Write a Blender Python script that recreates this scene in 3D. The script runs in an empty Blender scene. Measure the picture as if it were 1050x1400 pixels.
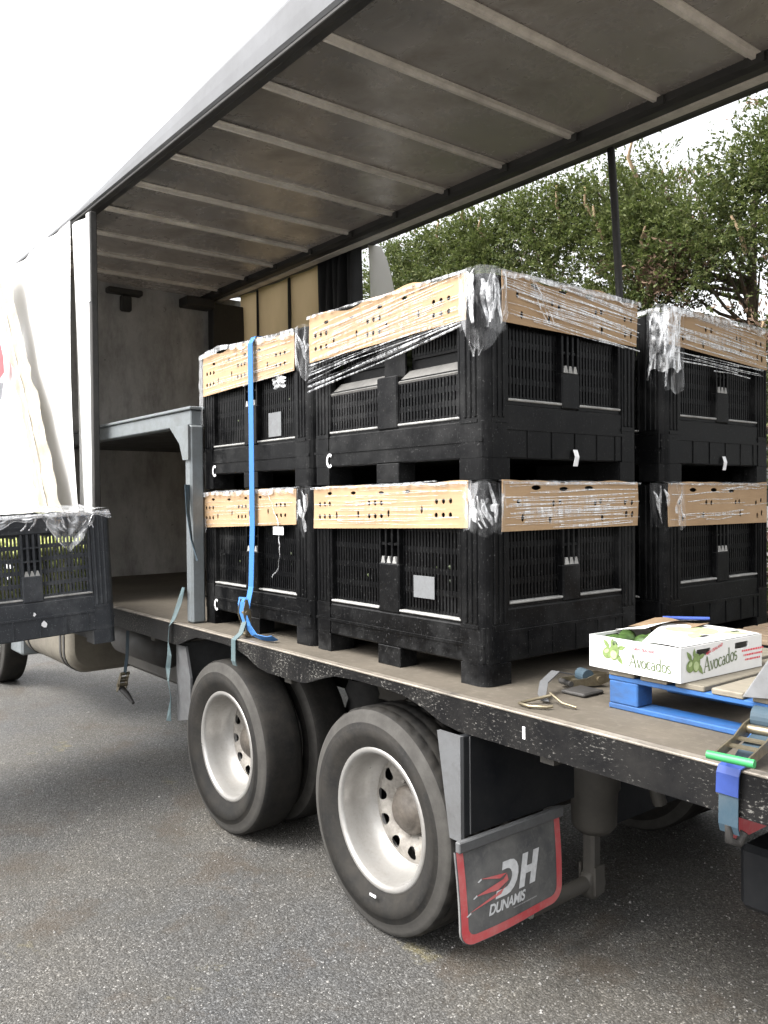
import bpy, bmesh, math, random
import numpy as np
from mathutils import Vector, Matrix, noise
random.seed(7); RS = np.random.RandomState(7)
S = bpy.context.scene
C = S.collection
PI = math.pi
# ------------------------------------------------------------------ camera, world, sun, exposure
cd = bpy.data.cameras.new('camera'); cam = bpy.data.objects.new('camera', cd); C.objects.link(cam); S.camera = cam
CP = Vector((0, -2.132, 1.8511)); yaw, pitch, roll = 0.6693, -0.0150, -0.0091
F = Vector((-math.cos(yaw)*math.cos(pitch), math.sin(yaw)*math.cos(pitch), math.sin(pitch)))
R0 = Vector((math.sin(yaw), math.cos(yaw), 0)); U0 = R0.cross(F)
Rv = math.cos(roll)*R0 + math.sin(roll)*U0; Uv = -math.sin(roll)*R0 + math.cos(roll)*U0
cam.matrix_world = Matrix(((Rv.x, Uv.x, -F.x, CP.x), (Rv.y, Uv.y, -F.y, CP.y), (Rv.z, Uv.z, -F.z, CP.z), (0, 0, 0, 1)))
cd.sensor_fit = 'VERTICAL'; cd.sensor_height = 36; cd.sensor_width = 36
cd.lens = 36*1143.7/1400; cd.clip_end = 2000; cd.clip_start = 0.05
SUN_EL, SUN_AZ = 52, 255          # azimuth: direction towards the sun, degrees from +X anticlockwise
w = bpy.data.worlds.new('World'); S.world = w; w.use_nodes = True
nt = w.node_tree; bg = nt.nodes['Background']
sk = nt.nodes.new('ShaderNodeTexSky'); sk.sky_type = 'NISHITA'; sk.sun_disc = False
sk.sun_elevation = math.radians(SUN_EL); sk.sun_rotation = math.radians(90-SUN_AZ); sk.air_density = 1.0; sk.dust_density = 6.0; sk.ozone_density = 1
hs = nt.nodes.new('ShaderNodeHueSaturation'); hs.inputs['Saturation'].default_value = 0.10
nt.links.new(sk.outputs[0], hs.inputs['Color']); nt.links.new(hs.outputs[0], bg.inputs[0])
bg.inputs[1].default_value = 0.15
sl = bpy.data.lights.new('sun', 'SUN'); so = bpy.data.objects.new('sun', sl); C.objects.link(so)
sl.energy = 0.6; sl.angle = math.radians(25); sl.color = (1, 0.95, 0.88)
sd = Vector((math.cos(math.radians(SUN_AZ))*math.cos(math.radians(SUN_EL)), math.sin(math.radians(SUN_AZ))*math.cos(math.radians(SUN_EL)), math.sin(math.radians(SUN_EL))))
so.rotation_euler = sd.to_track_quat('Z', 'Y').to_euler(); so.location = (-3, -8, 12)
S.view_settings.view_transform = 'Standard'; S.view_settings.look = 'None'
S.view_settings.gamma = 1; S.view_settings.use_curve_mapping = False
S.view_settings.exposure = 1.95
S.cycles.max_bounces = 12; S.cycles.diffuse_bounces = 5; S.cycles.transparent_max_bounces = 24

# ------------------------------------------------------------------ helpers
class MB:
    def __init__(s): s.v = []; s.f = []; s.m = []; s.sm = []
    def add(s, vs, fs, mi=0, smooth=False):
        o = len(s.v); s.v += [tuple(p) for p in vs]
        for f in fs: s.f.append(tuple(o+i for i in f)); s.m.append(mi); s.sm.append(smooth)
    def box(s, a, b, mi=0, bev=0.0, M=None):
        x0, x1 = sorted((a[0], b[0])); y0, y1 = sorted((a[1], b[1])); z0, z1 = sorted((a[2], b[2]))
        if bev <= 0:
            vs = [(x, y, z) for x in (x0, x1) for y in (y0, y1) for z in (z0, z1)]
            fs = [(0,1,3,2),(4,6,7,5),(0,4,5,1),(2,3,7,6),(0,2,6,4),(1,5,7,3)]
        else:
            e = min(bev, (x1-x0)*.45, (y1-y0)*.45, (z1-z0)*.45)
            bm = bmesh.new(); bmesh.ops.create_cube(bm, size=1)
            for v in bm.verts: v.co = Vector(((x0+x1)/2+v.co.x*(x1-x0), (y0+y1)/2+v.co.y*(y1-y0), (z0+z1)/2+v.co.z*(z1-z0)))
            bmesh.ops.bevel(bm, geom=bm.edges[:], offset=e, segments=1, profile=.5, affect='EDGES')
            bm.verts.index_update(); vs = [v.co[:] for v in bm.verts]; fs = [tuple(v.index for v in f.verts) for f in bm.faces]; bm.free()
        if M is not None: vs = [tuple(M @ Vector(p)) for p in vs]
        s.add(vs, fs, mi); return s
    def prism(s, poly, d0, d1, fn, mi=0, smooth=False):
        """poly of 2D points (convex or not) extruded between d0 and d1; fn(u,v,d)->xyz"""
        n = len(poly); vs = [fn(u, v, d0) for u, v in poly]+[fn(u, v, d1) for u, v in poly]
        s.add(vs, [tuple(range(n))[::-1], tuple(range(n, 2*n))], mi)
        s.add(vs, [(i, (i+1) % n, n+(i+1) % n, n+i) for i in range(n)], mi, smooth); return s
    def tube(s, pts, r, n=8, mi=0, caps=True):
        pts = [Vector(p) for p in pts]; rs = r if isinstance(r, (list, tuple)) else [r]*len(pts)
        vs = []; up = Vector((0, 0, 1))
        for i, p in enumerate(pts):
            t = (pts[min(i+1, len(pts)-1)]-pts[max(i-1, 0)]).normalized()
            a = t.cross(up)
            if a.length < .05: a = t.cross(Vector((1, 0, 0)))
            a.normalize(); b = t.cross(a)
            for k in range(n):
                th = 2*PI*k/n; vs.append(tuple(p+rs[i]*(math.cos(th)*a+math.sin(th)*b)))
        fs = [(i*n+k, i*n+(k+1) % n, (i+1)*n+(k+1) % n, (i+1)*n+k) for i in range(len(pts)-1) for k in range(n)]
        s.add(vs, fs, mi, True)
        if caps: s.add(vs, [tuple(range(n))[::-1], tuple(range((len(pts)-1)*n, len(pts)*n))], mi)
        return s
    def strap(s, pts, width, thick, side, mi=0):
        """flat webbing: pts path, side = width direction (vector or list)"""
        pts = [Vector(p) for p in pts]; vs = []
        for i, p in enumerate(pts):
            sd_ = Vector(side[i] if isinstance(side, list) else side).normalized()
            t = (pts[min(i+1, len(pts)-1)]-pts[max(i-1, 0)]).normalized(); nn = t.cross(sd_).normalized()
            for a, b in ((-1, -1), (1, -1), (1, 1), (-1, 1)): vs.append(tuple(p+sd_*a*width/2+nn*b*thick/2))
        fs = [(i*4+k, i*4+(k+1) % 4, i*4+4+(k+1) % 4, i*4+4+k) for i in range(len(pts)-1) for k in range(4)]
        fs += [(3, 2, 1, 0), tuple(len(vs)-4+i for i in range(4))]
        s.add(vs, fs, mi, False); return s
    def lathe(s, prof, c, axis='y', n=64, mi=0, fr=None, smooth=True, closed=False):
        """prof list of (r, h); revolve about an axis through c; fr(k, j, r)->r"""
        vs = []; m = len(prof)
        for k in range(n):
            th = 2*PI*k/n
            for j, (r, h) in enumerate(prof):
                if fr: r = fr(k, j, r)
                a, b = r*math.cos(th), r*math.sin(th)
                vs.append({'y': (c[0]+a, c[1]+h, c[2]+b), 'x': (c[0]+h, c[1]+a, c[2]+b), 'z': (c[0]+a, c[1]+b, c[2]+h)}[axis])
        rng = m if closed else m-1
        s.add(vs, [(k*m+j, k*m+(j+1) % m, ((k+1) % n)*m+(j+1) % m, ((k+1) % n)*m+j) for k in range(n) for j in range(rng)], mi, smooth); return s
    def grid(s, nu, nv, fn, mi=0, smooth=True):
        vs = [fn(i/nu, j/nv) for j in range(nv+1) for i in range(nu+1)]
        s.add(vs, [(j*(nu+1)+i, j*(nu+1)+i+1, (j+1)*(nu+1)+i+1, (j+1)*(nu+1)+i) for j in range(nv) for i in range(nu)], mi, smooth); return s
    def build(s, name, mats, parent=None, mesh=False):
        me = bpy.data.meshes.new(name); me.from_pydata(s.v, [], s.f)
        for m in (mats if isinstance(mats, (list, tuple)) else [mats]): me.materials.append(m)
        if any(s.m): me.polygons.foreach_set('material_index', s.m)
        me.polygons.foreach_set('use_smooth', s.sm)
        bm = bmesh.new(); bm.from_mesh(me); bmesh.ops.recalc_face_normals(bm, faces=bm.faces[:]); bm.to_mesh(me); bm.free()
        me.update()
        return me if mesh else link(name, me, parent)
def link(name, me, parent=None):
    o = bpy.data.objects.new(name, me); C.objects.link(o)
    if parent is not None: o.parent = parent
    return o
def tag(o, label, cat=None, group=None, kind=None):
    if label: o['label'] = label
    if cat: o['category'] = cat
    if group: o['group'] = group
    if kind: o['kind'] = kind
    return o
def thing(name, label, cat, loc=(0, 0, 0), rz=0, group=None):
    o = bpy.data.objects.new(name, None); C.objects.link(o); o.location = loc; o.rotation_euler = (0, 0, rz); o.empty_display_size = .1
    return tag(o, label, cat, group)
def copy_tree(o, parent=None):
    c = o.copy(); C.objects.link(c)
    if parent is not None: c.parent = parent
    for ch in list(o.children): copy_tree(ch, c)
    return c
def fbm(p, k=3):
    return noise.fractal(Vector(p), 1.0, 2.0, k)

# ------------------------------------------------------------------ materials
class N:
    def __init__(s, name):
        s.m = bpy.data.materials.new(name); s.m.use_nodes = True; s.t = s.m.node_tree; s.n = s.t.nodes; s.l = s.t.links
        s.b = s.n['Principled BSDF']; s.tc = s.n.new('ShaderNodeTexCoord')
    def co(s, scale=(1, 1, 1), world=True, rot=(0, 0, 0)):
        mp = s.n.new('ShaderNodeMapping'); mp.inputs['Scale'].default_value = scale; mp.inputs['Rotation'].default_value = rot
        if world:
            g = s.n.new('ShaderNodeNewGeometry'); s.l.new(g.outputs['Position'], mp.inputs[0])
        else: s.l.new(s.tc.outputs['Object'], mp.inputs[0])
        return mp.outputs[0]
    def noise(s, scale, detail=5, rough=.6, vec=None, dist=0):
        t = s.n.new('ShaderNodeTexNoise'); t.inputs['Scale'].default_value = scale; t.inputs['Detail'].default_value = detail; t.inputs['Roughness'].default_value = rough; t.inputs['Distortion'].default_value = dist
        if vec is not None: s.l.new(vec, t.inputs['Vector'])
        return t.outputs['Fac']
    def voro(s, scale, vec=None, feature='F1', rnd=1):
        t = s.n.new('ShaderNodeTexVoronoi'); t.feature = feature; t.inputs['Scale'].default_value = scale; t.inputs['Randomness'].default_value = rnd
        if vec is not None: s.l.new(vec, t.inputs['Vector'])
        return t
    def ramp(s, fac, stops, mode='LINEAR'):
        r = s.n.new('ShaderNodeValToRGB'); r.color_ramp.interpolation = mode; e = r.color_ramp.elements
        while len(e) < len(stops): e.new(.5)
        for i, (p, c) in enumerate(stops):
            e[i].position = p; c = (c, c, c) if isinstance(c, (int, float)) else c; e[i].color = (*c[:3], 1)
        s.l.new(fac, r.inputs[0]); return r.outputs[0]
    def mix(s, fac, a, b, mode='MIX'):
        m = s.n.new('ShaderNodeMix'); m.data_type = 'RGBA'; m.blend_type = mode
        for sock, v in ((m.inputs[0], fac), (m.inputs[6], a), (m.inputs[7], b)):
            if isinstance(v, bpy.types.NodeSocket): s.l.new(v, sock)
            elif isinstance(v, (int, float)): sock.default_value = v if sock.type == 'VALUE' else (v, v, v, 1)
            else: sock.default_value = (*v[:3], 1)
        return m.outputs[2]
    def math(s, op, a, b=0.0):
        m = s.n.new('ShaderNodeMath'); m.operation = op
        for k, v in enumerate((a, b)):
            if isinstance(v, bpy.types.NodeSocket): s.l.new(v, m.inputs[k])
            else: m.inputs[k].default_value = v
        return m.outputs[0]
    def up(s, lo=.35, hi=.95):
        g = s.n.new('ShaderNodeNewGeometry'); x = s.n.new('ShaderNodeSeparateXYZ'); s.l.new(g.outputs['Normal'], x.inputs[0])
        return s.ramp(x.outputs[2], [(lo, 0), (hi, 1)])
    def rand(s):
        g = s.n.new('ShaderNodeNewGeometry'); return g.outputs['Random Per Island']
    def objrand(s):
        g = s.n.new('ShaderNodeObjectInfo'); return g.outputs['Random']
    def bump(s, h, strength=.3, dist=.01):
        b = s.n.new('ShaderNodeBump'); b.inputs['Strength'].default_value = strength; b.inputs['Distance'].default_value = dist
        s.l.new(h, b.inputs['Height']); s.l.new(b.outputs[0], s.b.inputs['Normal']); return b
    def set(s, col=None, rough=None, metal=None, spec=None):
        for nm, v in (('Base Color', col), ('Roughness', rough), ('Metallic', metal), ('Specular IOR Level', spec)):
            if v is None: continue
            sock = s.b.inputs[nm]
            if isinstance(v, bpy.types.NodeSocket): s.l.new(v, sock)
            elif isinstance(v, (tuple, list)): sock.default_value = (*v[:3], 1)
            else: sock.default_value = v
        return s.m
def grubby(name, col, dirt, rough=.5, metal=0, amount=.5, scale=3.0, fine=40, bump=.15, spec=None, stretch=(1, 1, 1)):
    n = N(name); v = n.co(stretch)
    a = n.noise(scale, 7, .65, v); b = n.noise(fine, 4, .7, v)
    k = n.math('MULTIPLY', n.ramp(a, [(.35, 0), (.72, 1)]), amount)
    c = n.mix(k, col, dirt); c = n.mix(n.math('MULTIPLY', n.ramp(b, [(.5, 0), (.75, 1)]), amount*.5), c, dirt)
    n.bump(b, bump, .004)
    n.set(c, n.ramp(a, [(.3, max(rough-.12, .05)), (.7, min(rough+.2, 1))]), metal, spec); return n.m
# black scuffed bin plastic: fine scratches, dust on upward faces, every bin a little different
def bin_mat(name, base, dustc, amt):
    n = N(name); v = n.co((1, 1, 1)); vs = n.co((30, 30, 2.2))
    blot = n.ramp(n.noise(5, 8, .7, v), [(.45, 0), (.78, 1)])
    scr = n.ramp(n.noise(7, 5, .75, vs), [(.60, 0), (.72, 1)])
    sp = n.ramp(n.noise(120, 2, .5, v), [(.655, 0), (.71, 1)])
    blot = n.math('MULTIPLY', blot, n.ramp(n.noise(1.1, 2, .5, v), [(.38, .35), (.62, 2.2)]))
    k = n.math('ADD', n.math('MULTIPLY', blot, amt*.55), n.math('MULTIPLY', scr, amt*1.1))
    k = n.math('ADD', k, n.math('MULTIPLY', sp, amt*1.3))
    k = n.math('ADD', k, n.math('MULTIPLY', n.up(), .16))
    k = n.math('MINIMUM', k, 1)
    n.set(n.mix(k, base, dustc), n.ramp(blot, [(0, .33), (1, .6)]), 0, .11)
    n.bump(n.noise(60, 5, .6, v), .12, .003); return n.m
M_bin = bin_mat('black_bin_plastic', (.0034, .0035, .0039), (.13, .13, .128), .20)
M_bin_dusty = bin_mat('dusty_bin_plastic', (.042, .045, .05), (.19, .195, .20), .36)
M_worn = grubby('worn_plastic_lip', (.36, .355, .34), (.05, .05, .05), .6, 0, .6, 14, 90)
M_ledge = grubby('dusty_ledge', (.16, .155, .145), (.03, .03, .03), .7, 0, .6, 6, 60)
def card_mat():
    n = N('cardboard'); v = n.co(); vs = n.co((1, 1, 60))
    a = n.noise(4, 6, .6, v); b = n.noise(9, 3, .6, vs)
    c = n.mix(n.ramp(a, [(.35, 0), (.7, 1)]), (.38, .255, .145), (.31, .20, .11))
    c = n.mix(n.math('MULTIPLY', n.ramp(b, [(.45, 0), (.75, 1)]), .35), c, (.52, .36, .2))
    n.bump(b, .1, .002); n.set(c, .75); return n.m
M_card = card_mat()
def film_mat(name, lo, hi, sc, rough, fres=.6, blend=.3):
    """thin clear film: mostly see-through, mirror-like where folds turn edge on, milky where it is bunched"""
    n = N(name); v = n.co()
    f = n.noise(sc, 6, .7, n.co((1, 1, .4)), .6); fac = n.ramp(f, [(.42, lo), (.68, hi)])
    lw = n.n.new('ShaderNodeLayerWeight'); lw.inputs['Blend'].default_value = blend
    bp = n.n.new('ShaderNodeBump'); bp.inputs['Strength'].default_value = .3; bp.inputs['Distance'].default_value = .010
    n.l.new(n.noise(sc*1.2, 1, .5, n.co((1, 1, .25)), .8), bp.inputs['Height']); n.l.new(bp.outputs[0], lw.inputs['Normal']); n.l.new(bp.outputs[0], n.b.inputs['Normal'])
    k = n.math('MINIMUM', n.math('ADD', fac, n.math('MULTIPLY', lw.outputs['Fresnel'], fres)), 1)
    n.set((.80, .81, .83), rough, 0, 1.0)
    tr = n.n.new('ShaderNodeBsdfTransparent'); gl = n.n.new('ShaderNodeBsdfGlossy'); gl.inputs['Roughness'].default_value = rough
    n.l.new(bp.outputs[0], gl.inputs['Normal']); m0 = n.n.new('ShaderNodeMixShader'); m0.inputs[0].default_value = .45
    n.l.new(n.b.outputs[0], m0.inputs[1]); n.l.new(gl.outputs[0], m0.inputs[2])
    mx = n.n.new('ShaderNodeMixShader')
    n.l.new(k, mx.inputs[0]); n.l.new(tr.outputs[0], mx.inputs[1]); n.l.new(m0.outputs[0], mx.inputs[2])
    n.l.new(mx.outputs[0], n.n['Material Output'].inputs[0]); return n.m
M_film = film_mat('stretch_film', .0, .12, 8, .10, .22, .2)
M_film_drape = film_mat('loose_film', .03, .55, 9, .08, .5, .25)
M_film_streak = film_mat('stretch_film_streak', .10, .95, 34, .16, .3, .2)  # milkier film, whitened to carry the highlights of the folds
M_film_thin = film_mat('thin_film', .0, .07, 14, .12, .3, .15)
def simple(name, col, rough=.5, metal=0, var=.25, sc=8):
    n = N(name); a = n.noise(sc, 5, .6, n.co())
    d = tuple(c*(1-var) for c in col); l = tuple(min(1, c*(1+var)) for c in col)
    n.set(n.mix(n.ramp(a, [(.3, 0), (.7, 1)]), d, l), rough, metal); return n.m
def paint_chipped(name, col, chip, dust):
    n = N(name); v = n.co((1, 1, 1)); vl = n.co((1, 1, 2.2))
    ch = n.ramp(n.math('MULTIPLY', n.noise(55, 6, .75, vl), n.ramp(n.noise(3.2, 4, .6, v), [(.3, .86), (.65, 1.06)])), [(.565, 0), (.61, .8)])
    du = n.ramp(n.noise(7, 7, .7, v), [(.4, 0), (.8, .5)])
    c = n.mix(du, col, dust); c = n.mix(ch, c, chip)
    n.bump(n.noise(70, 4, .6, v), .12, .003)
    n.set(c, n.ramp(du, [(0, .42), (1, .75)]), 0, .15); return n.m
M_rail = paint_chipped('chipped_black_paint', (.007, .007, .0075), (.17, .163, .15), (.032, .03, .027))
M_edge = grubby('worn_steel_edge', (.34, .30, .25), (.05, .045, .04), .45, .3, .95, 9, 60, .1, stretch=(.5, 1, 1))
def ply_mat():
    n = N('dirty_plywood_deck'); v = n.co(); g = n.co((3, 30, 1))
    a = n.noise(2.4, 8, .65, v); b = n.noise(3, 5, .7, g); d = n.noise(26, 6, .7, v)
    c = n.mix(n.ramp(a, [(.3, 0), (.7, 1)]), (.068, .06, .047), (.118, .102, .08))
    c = n.mix(n.math('MULTIPLY', n.ramp(b, [(.4, 0), (.75, 1)]), .5), c, (.085, .07, .056))
    c = n.mix(n.math('MULTIPLY', n.ramp(d, [(.5, 0), (.8, 1)]), .5), c, (.19, .165, .137))
    n.bump(b, .25, .003); n.set(c, .8, 0, .25); return n.m
M_ply = ply_mat()
def ceil_mat():
    n = N('stained_roof_sheet'); v = n.co((1, .45, 1)); v2 = n.co()
    a = n.noise(1.3, 6, .6, v, .4); b = n.noise(2.6, 7, .72, v2, .5); d = n.noise(30, 4, .7, v2)
    c = n.mix(n.ramp(a, [(.35, 0), (.65, 1)]), (.25, .235, .222), (.36, .33, .30))
    c = n.mix(n.math('MULTIPLY', n.ramp(b, [(.5, 0), (.72, 1)]), .75), c, (.13, .11, .09))
    c = n.mix(n.math('MULTIPLY', n.ramp(d, [(.6, 0), (.75, 1)]), .25), c, (.16, .14, .12))
    wv = n.noise(1.6, 2, .5, v2); n.bump(wv, .16, .05)
    n.set(c, n.ramp(b, [(.35, .19), (.7, .40)]), .4, .8)
    t = n.n.new('ShaderNodeBsdfTranslucent'); n.l.new(n.mix(.5, c, (.46, .36, .27)), t.inputs[0]); mx = n.n.new('ShaderNodeMixShader'); mx.inputs[0].default_value = .014
    n.l.new(n.b.outputs[0], mx.inputs[1]); n.l.new(t.outputs[0], mx.inputs[2]); n.l.new(mx.outputs[0], n.n['Material Output'].inputs[0]); return n.m
M_ceil = ceil_mat()
M_bow = grubby('roof_bow_metal', (.80, .74, .66), (.25, .21, .18), .4, 0, .5, 5, 50)
M_alu = grubby('cant_rail_aluminium', (.16, .163, .17), (.10, .10, .10), .5, 0, .35, 2, 30, .05, .15)
M_dark = grubby('dark_grime', (.022, .021, .02), (.06, .055, .05), .6, 0, .7, 5, 40)
M_chassis = grubby('chassis_grime', (.026, .024, .021), (.062, .056, .047), .65, 0, .8, 4, 30)
M_rubber = grubby('black_rubber', (.016, .016, .017), (.06, .058, .055), .7, 0, .6, 7, 50, .15, .2)
M_post = grubby('grey_painted_steel', (.17, .19, .20), (.085, .085, .08), .45, .2, .6, 6, 50)
def wall_mat():
    n = N('grimy_bulkhead_ply'); v = n.co((1, 1, 1)); vz = n.co((1, 1, .35))
    a = n.noise(3, 8, .7, v); b = n.noise(5, 6, .75, vz); d = n.noise(14, 4, .7, v)
    c = n.mix(n.ramp(a, [(.3, 0), (.7, 1)]), (.50, .49, .475), (.34, .33, .315))
    c = n.mix(n.math('MULTIPLY', n.ramp(b, [(.44, 0), (.70, 1)]), .75), c, (.17, .16, .15))
    c = n.mix(n.math('MULTIPLY', n.ramp(d, [(.66, 0), (.72, 1)]), .6), c, (.08, .075, .07))
    n.set(c, .6); return n.m
M_wall = wall_mat()
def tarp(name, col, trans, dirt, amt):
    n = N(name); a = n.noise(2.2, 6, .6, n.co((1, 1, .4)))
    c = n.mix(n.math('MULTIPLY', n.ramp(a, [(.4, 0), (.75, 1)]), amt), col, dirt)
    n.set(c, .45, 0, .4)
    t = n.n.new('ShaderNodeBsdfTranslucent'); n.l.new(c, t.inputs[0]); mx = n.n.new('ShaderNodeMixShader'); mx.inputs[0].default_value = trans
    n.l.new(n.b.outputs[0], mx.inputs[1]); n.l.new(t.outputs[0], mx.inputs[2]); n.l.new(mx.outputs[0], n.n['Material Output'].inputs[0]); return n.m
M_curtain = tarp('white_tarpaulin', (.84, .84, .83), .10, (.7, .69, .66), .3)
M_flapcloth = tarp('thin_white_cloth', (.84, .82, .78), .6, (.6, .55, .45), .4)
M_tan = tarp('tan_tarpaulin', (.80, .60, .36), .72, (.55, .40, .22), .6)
M_blackcurt = simple('black_curtain', (.02, .02, .021), .55)
M_hem = grubby('dirty_curtain_hem', (.40, .36, .29), (.22, .195, .155), .7, 0, .8, 6, 40)
M_redprint = simple('red_curtain_print', (.55, .05, .06), .5)
M_greyprint = simple('grey_curtain_print', (.12, .12, .13), .5)
M_rim = grubby('brushed_wheel_rim', (.37, .362, .348), (.18, .165, .145), .36, .55, .55, 5, 70, .08)
M_rimdark = grubby('grimy_wheel_disc', (.34, .32, .29), (.055, .045, .036), .5, .35, .8, 7, 60)
def tyre_mat():
    n = N('tyre_rubber'); v = n.co(); a = n.noise(9, 7, .7, v); b = n.noise(60, 4, .7, v)
    c = n.mix(n.ramp(a, [(.35, 0), (.75, 1)]), (.015, .0148, .0145), (.032, .029, .025))
    c = n.mix(n.math('MULTIPLY', n.ramp(b, [(.5, 0), (.8, 1)]), .4), c, (.045, .042, .038))
    n.bump(b, .12, .002); n.set(c, .8, 0, .15); return n.m
M_tyre = tyre_mat()
M_tyreband = grubby('scuffed_tyre_band', (.046, .043, .038), (.03, .028, .026), .85, 0, .7, 12, 70)
M_tank = grubby('fuel_tank_paint', (.19, .172, .138), (.085, .076, .062), .45, .2, .7, 3, 30)
M_guard = grubby('grey_mudguard', (.105, .108, .112), (.055, .053, .051), .55, 0, .7, 6, 40)
M_flap = grubby('mudflap_rubber', (.075, .077, .08), (.21, .205, .195), .65, 0, .85, 3.2, 30, .15, .2)
M_flapred = grubby('mudflap_red', (.50, .05, .06), (.48, .26, .24), .55, 0, .6, 5, 40)
M_flapwhite = simple('mudflap_white', (.58, .59, .60), .6, 0, .15, 40)
M_flapwhite2 = simple('mudflap_pale', (.33, .33, .33), .6)
M_flapblack = grubby('black_flap', (.008, .009, .011), (.03, .03, .03), .42, 0, .5, 4, 40, .1, .15)
def web_mat(name, col, dirt, amt):
    n = N(name); v = n.co(); wv = n.noise(220, 2, .5, n.co((1, 1, .25))); a = n.noise(9, 5, .6, v)
    c = n.mix(n.math('MULTIPLY', n.ramp(a, [(.35, 0), (.7, 1)]), amt), col, dirt)
    n.bump(wv, .3, .002); n.set(c, .7, 0, .3); return n.m
M_blue = web_mat('blue_webbing', (.040, .155, .40), (.045, .115, .25), .45)
M_teal = web_mat('faded_teal_webbing', (.075, .115, .125), (.13, .15, .15), .6)
M_tealblue = web_mat('grubby_blue_webbing', (.030, .056, .078), (.07, .088, .10), .6)
M_sleeve = simple('blue_sleeve', (.028, .06, .25), .5)
M_zinc = grubby('zinc_plated_steel', (.30, .26, .18), (.07, .055, .04), .38, .75, .6, 20, 90)
M_greygalv = grubby('galvanised_steel', (.40, .42, .44), (.22, .22, .22), .45, .5, .5, 12, 60)
M_green = simple('green_handle', (.035, .27, .085), .45)
M_palblue = grubby('pallet_blue_paint', (.018, .115, .35), (.03, .045, .08), .65, 0, .8, 9, 45, .25, stretch=(.5, 1, 1))
def wood(name, a_, b_):
    n = N(name); v = n.co((2.5, 28, 28)); a = n.noise(3, 6, .65, v); r = n.objrand(); d = n.noise(12, 5, .7, n.co())
    c = n.mix(n.ramp(a, [(.3, 0), (.7, 1)]), a_, b_); c = n.mix(n.math('MULTIPLY', r, .4), c, tuple(x*.6 for x in a_))
    c = n.mix(n.math('MULTIPLY', n.ramp(d, [(.55, 0), (.75, 1)]), .5), c, tuple(x*.45 for x in a_))
    n.bump(a, .25, .003); n.set(c, .8, 0, .25); return n.m
M_wood = wood('weathered_pallet_wood', (.17, .155, .12), (.25, .22, .175))
M_woodtan = wood('tan_pallet_wood', (.20, .15, .10), (.28, .21, .15))
M_woodblue = wood('blue_grey_pallet_wood', (.06, .09, .115), (.10, .13, .15))
M_boxwhite = simple('white_carton', (.62, .62, .61), .55, 0, .03, 20)
M_boxbrown = simple('raw_carton', (.19, .13, .075), .8)
M_pgreen = simple('print_green', (.15, .21, .07), .6, 0, .35, 60)
M_pgreen2 = simple('print_pale_green', (.36, .44, .22), .6, 0, .2, 60)
M_pdark = simple('print_dark_green', (.10, .135, .06), .6)
M_pred = simple('print_red', (.62, .07, .09), .6)
M_avo = simple('avocado_skin', (.035, .07, .015), .42, 0, .6, 30)
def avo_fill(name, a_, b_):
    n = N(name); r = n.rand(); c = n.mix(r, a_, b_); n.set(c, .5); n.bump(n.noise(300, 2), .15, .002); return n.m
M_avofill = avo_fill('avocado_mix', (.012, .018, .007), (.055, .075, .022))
M_avolit = avo_fill('lit_avocado_mix', (.38, .44, .10), (.60, .62, .22))  # lighter copy of the avocado mix, with daylight put into the colour
M_tagwhite = simple('white_tag', (.75, .75, .76), .5, 0, .05)
M_pocket = grubby('grey_label_pocket', (.15, .156, .162), (.10, .10, .10), .5, 0, .5, 20, 80)
M_yellow = simple('forklift_paint', (.5, .33, .03), .5)
def ground_mat():
    n = N('worn_chipseal'); v = n.co()
    big = n.noise(.55, 5, .6, v); mid = n.noise(2.6, 6, .65, v, .3); fine = n.noise(38, 5, .7, v)
    vo = n.voro(115, v); vo2 = n.voro(240, v)
    g = n.n.new('ShaderNodeSeparateColor'); n.l.new(vo.outputs['Color'], g.inputs[0])
    g2 = n.n.new('ShaderNodeSeparateColor'); n.l.new(vo2.outputs['Color'], g2.inputs[0])
    chip = n.ramp(g.outputs[0], [(0, .04), (.5, .088), (.8, .13), (.94, .20), (1, .33)])
    chip2 = n.ramp(g2.outputs[1], [(0, .04), (.6, .085), (.9, .13), (1, .22)])
    c = n.mix(n.ramp(fine, [(.42, 0), (.6, 1)]), chip, chip2)
    gap = n.ramp(vo.outputs['Distance'], [(.35, 0), (.75, 1)])
    c = n.mix(n.math('MULTIPLY', gap, .6), c, (.045, .043, .04))
    tint = n.mix(n.ramp(big, [(.35, 0), (.65, 1)]), (.74, .755, .77), (1.08, 1.01, .89))
    c = n.mix(1.0, c, tint, 'MULTIPLY')
    c = n.mix(n.math('MULTIPLY', n.ramp(mid, [(.50, 0), (.66, 1)]), .5), c, (.058, .054, .047))
    dirt = n.ramp(n.noise(1.7, 7, .7, n.co((1, 1, 1), True, (0, 0, 1))), [(.54, 0), (.64, 1)])
    c = n.mix(n.math('MULTIPLY', dirt, .5), c, (.062, .047, .033))
    moss = n.ramp(n.noise(1.1, 8, .7, n.co((1, 1.3, 1), True, (0, 0, 2))), [(.62, 0), (.70, 1)])
    c = n.mix(n.math('MULTIPLY', moss, .5), c, (.20, .17, .07))
    h = n.math('ADD', n.math('MULTIPLY', vo.outputs['Distance'], -1.0), n.math('MULTIPLY', fine, .6))
    n.bump(h, .55, .006); n.set(c, n.ramp(g.outputs[1], [(0, .45), (1, .85)]), 0, .35); return n.m
M_ground = ground_mat()
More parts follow.
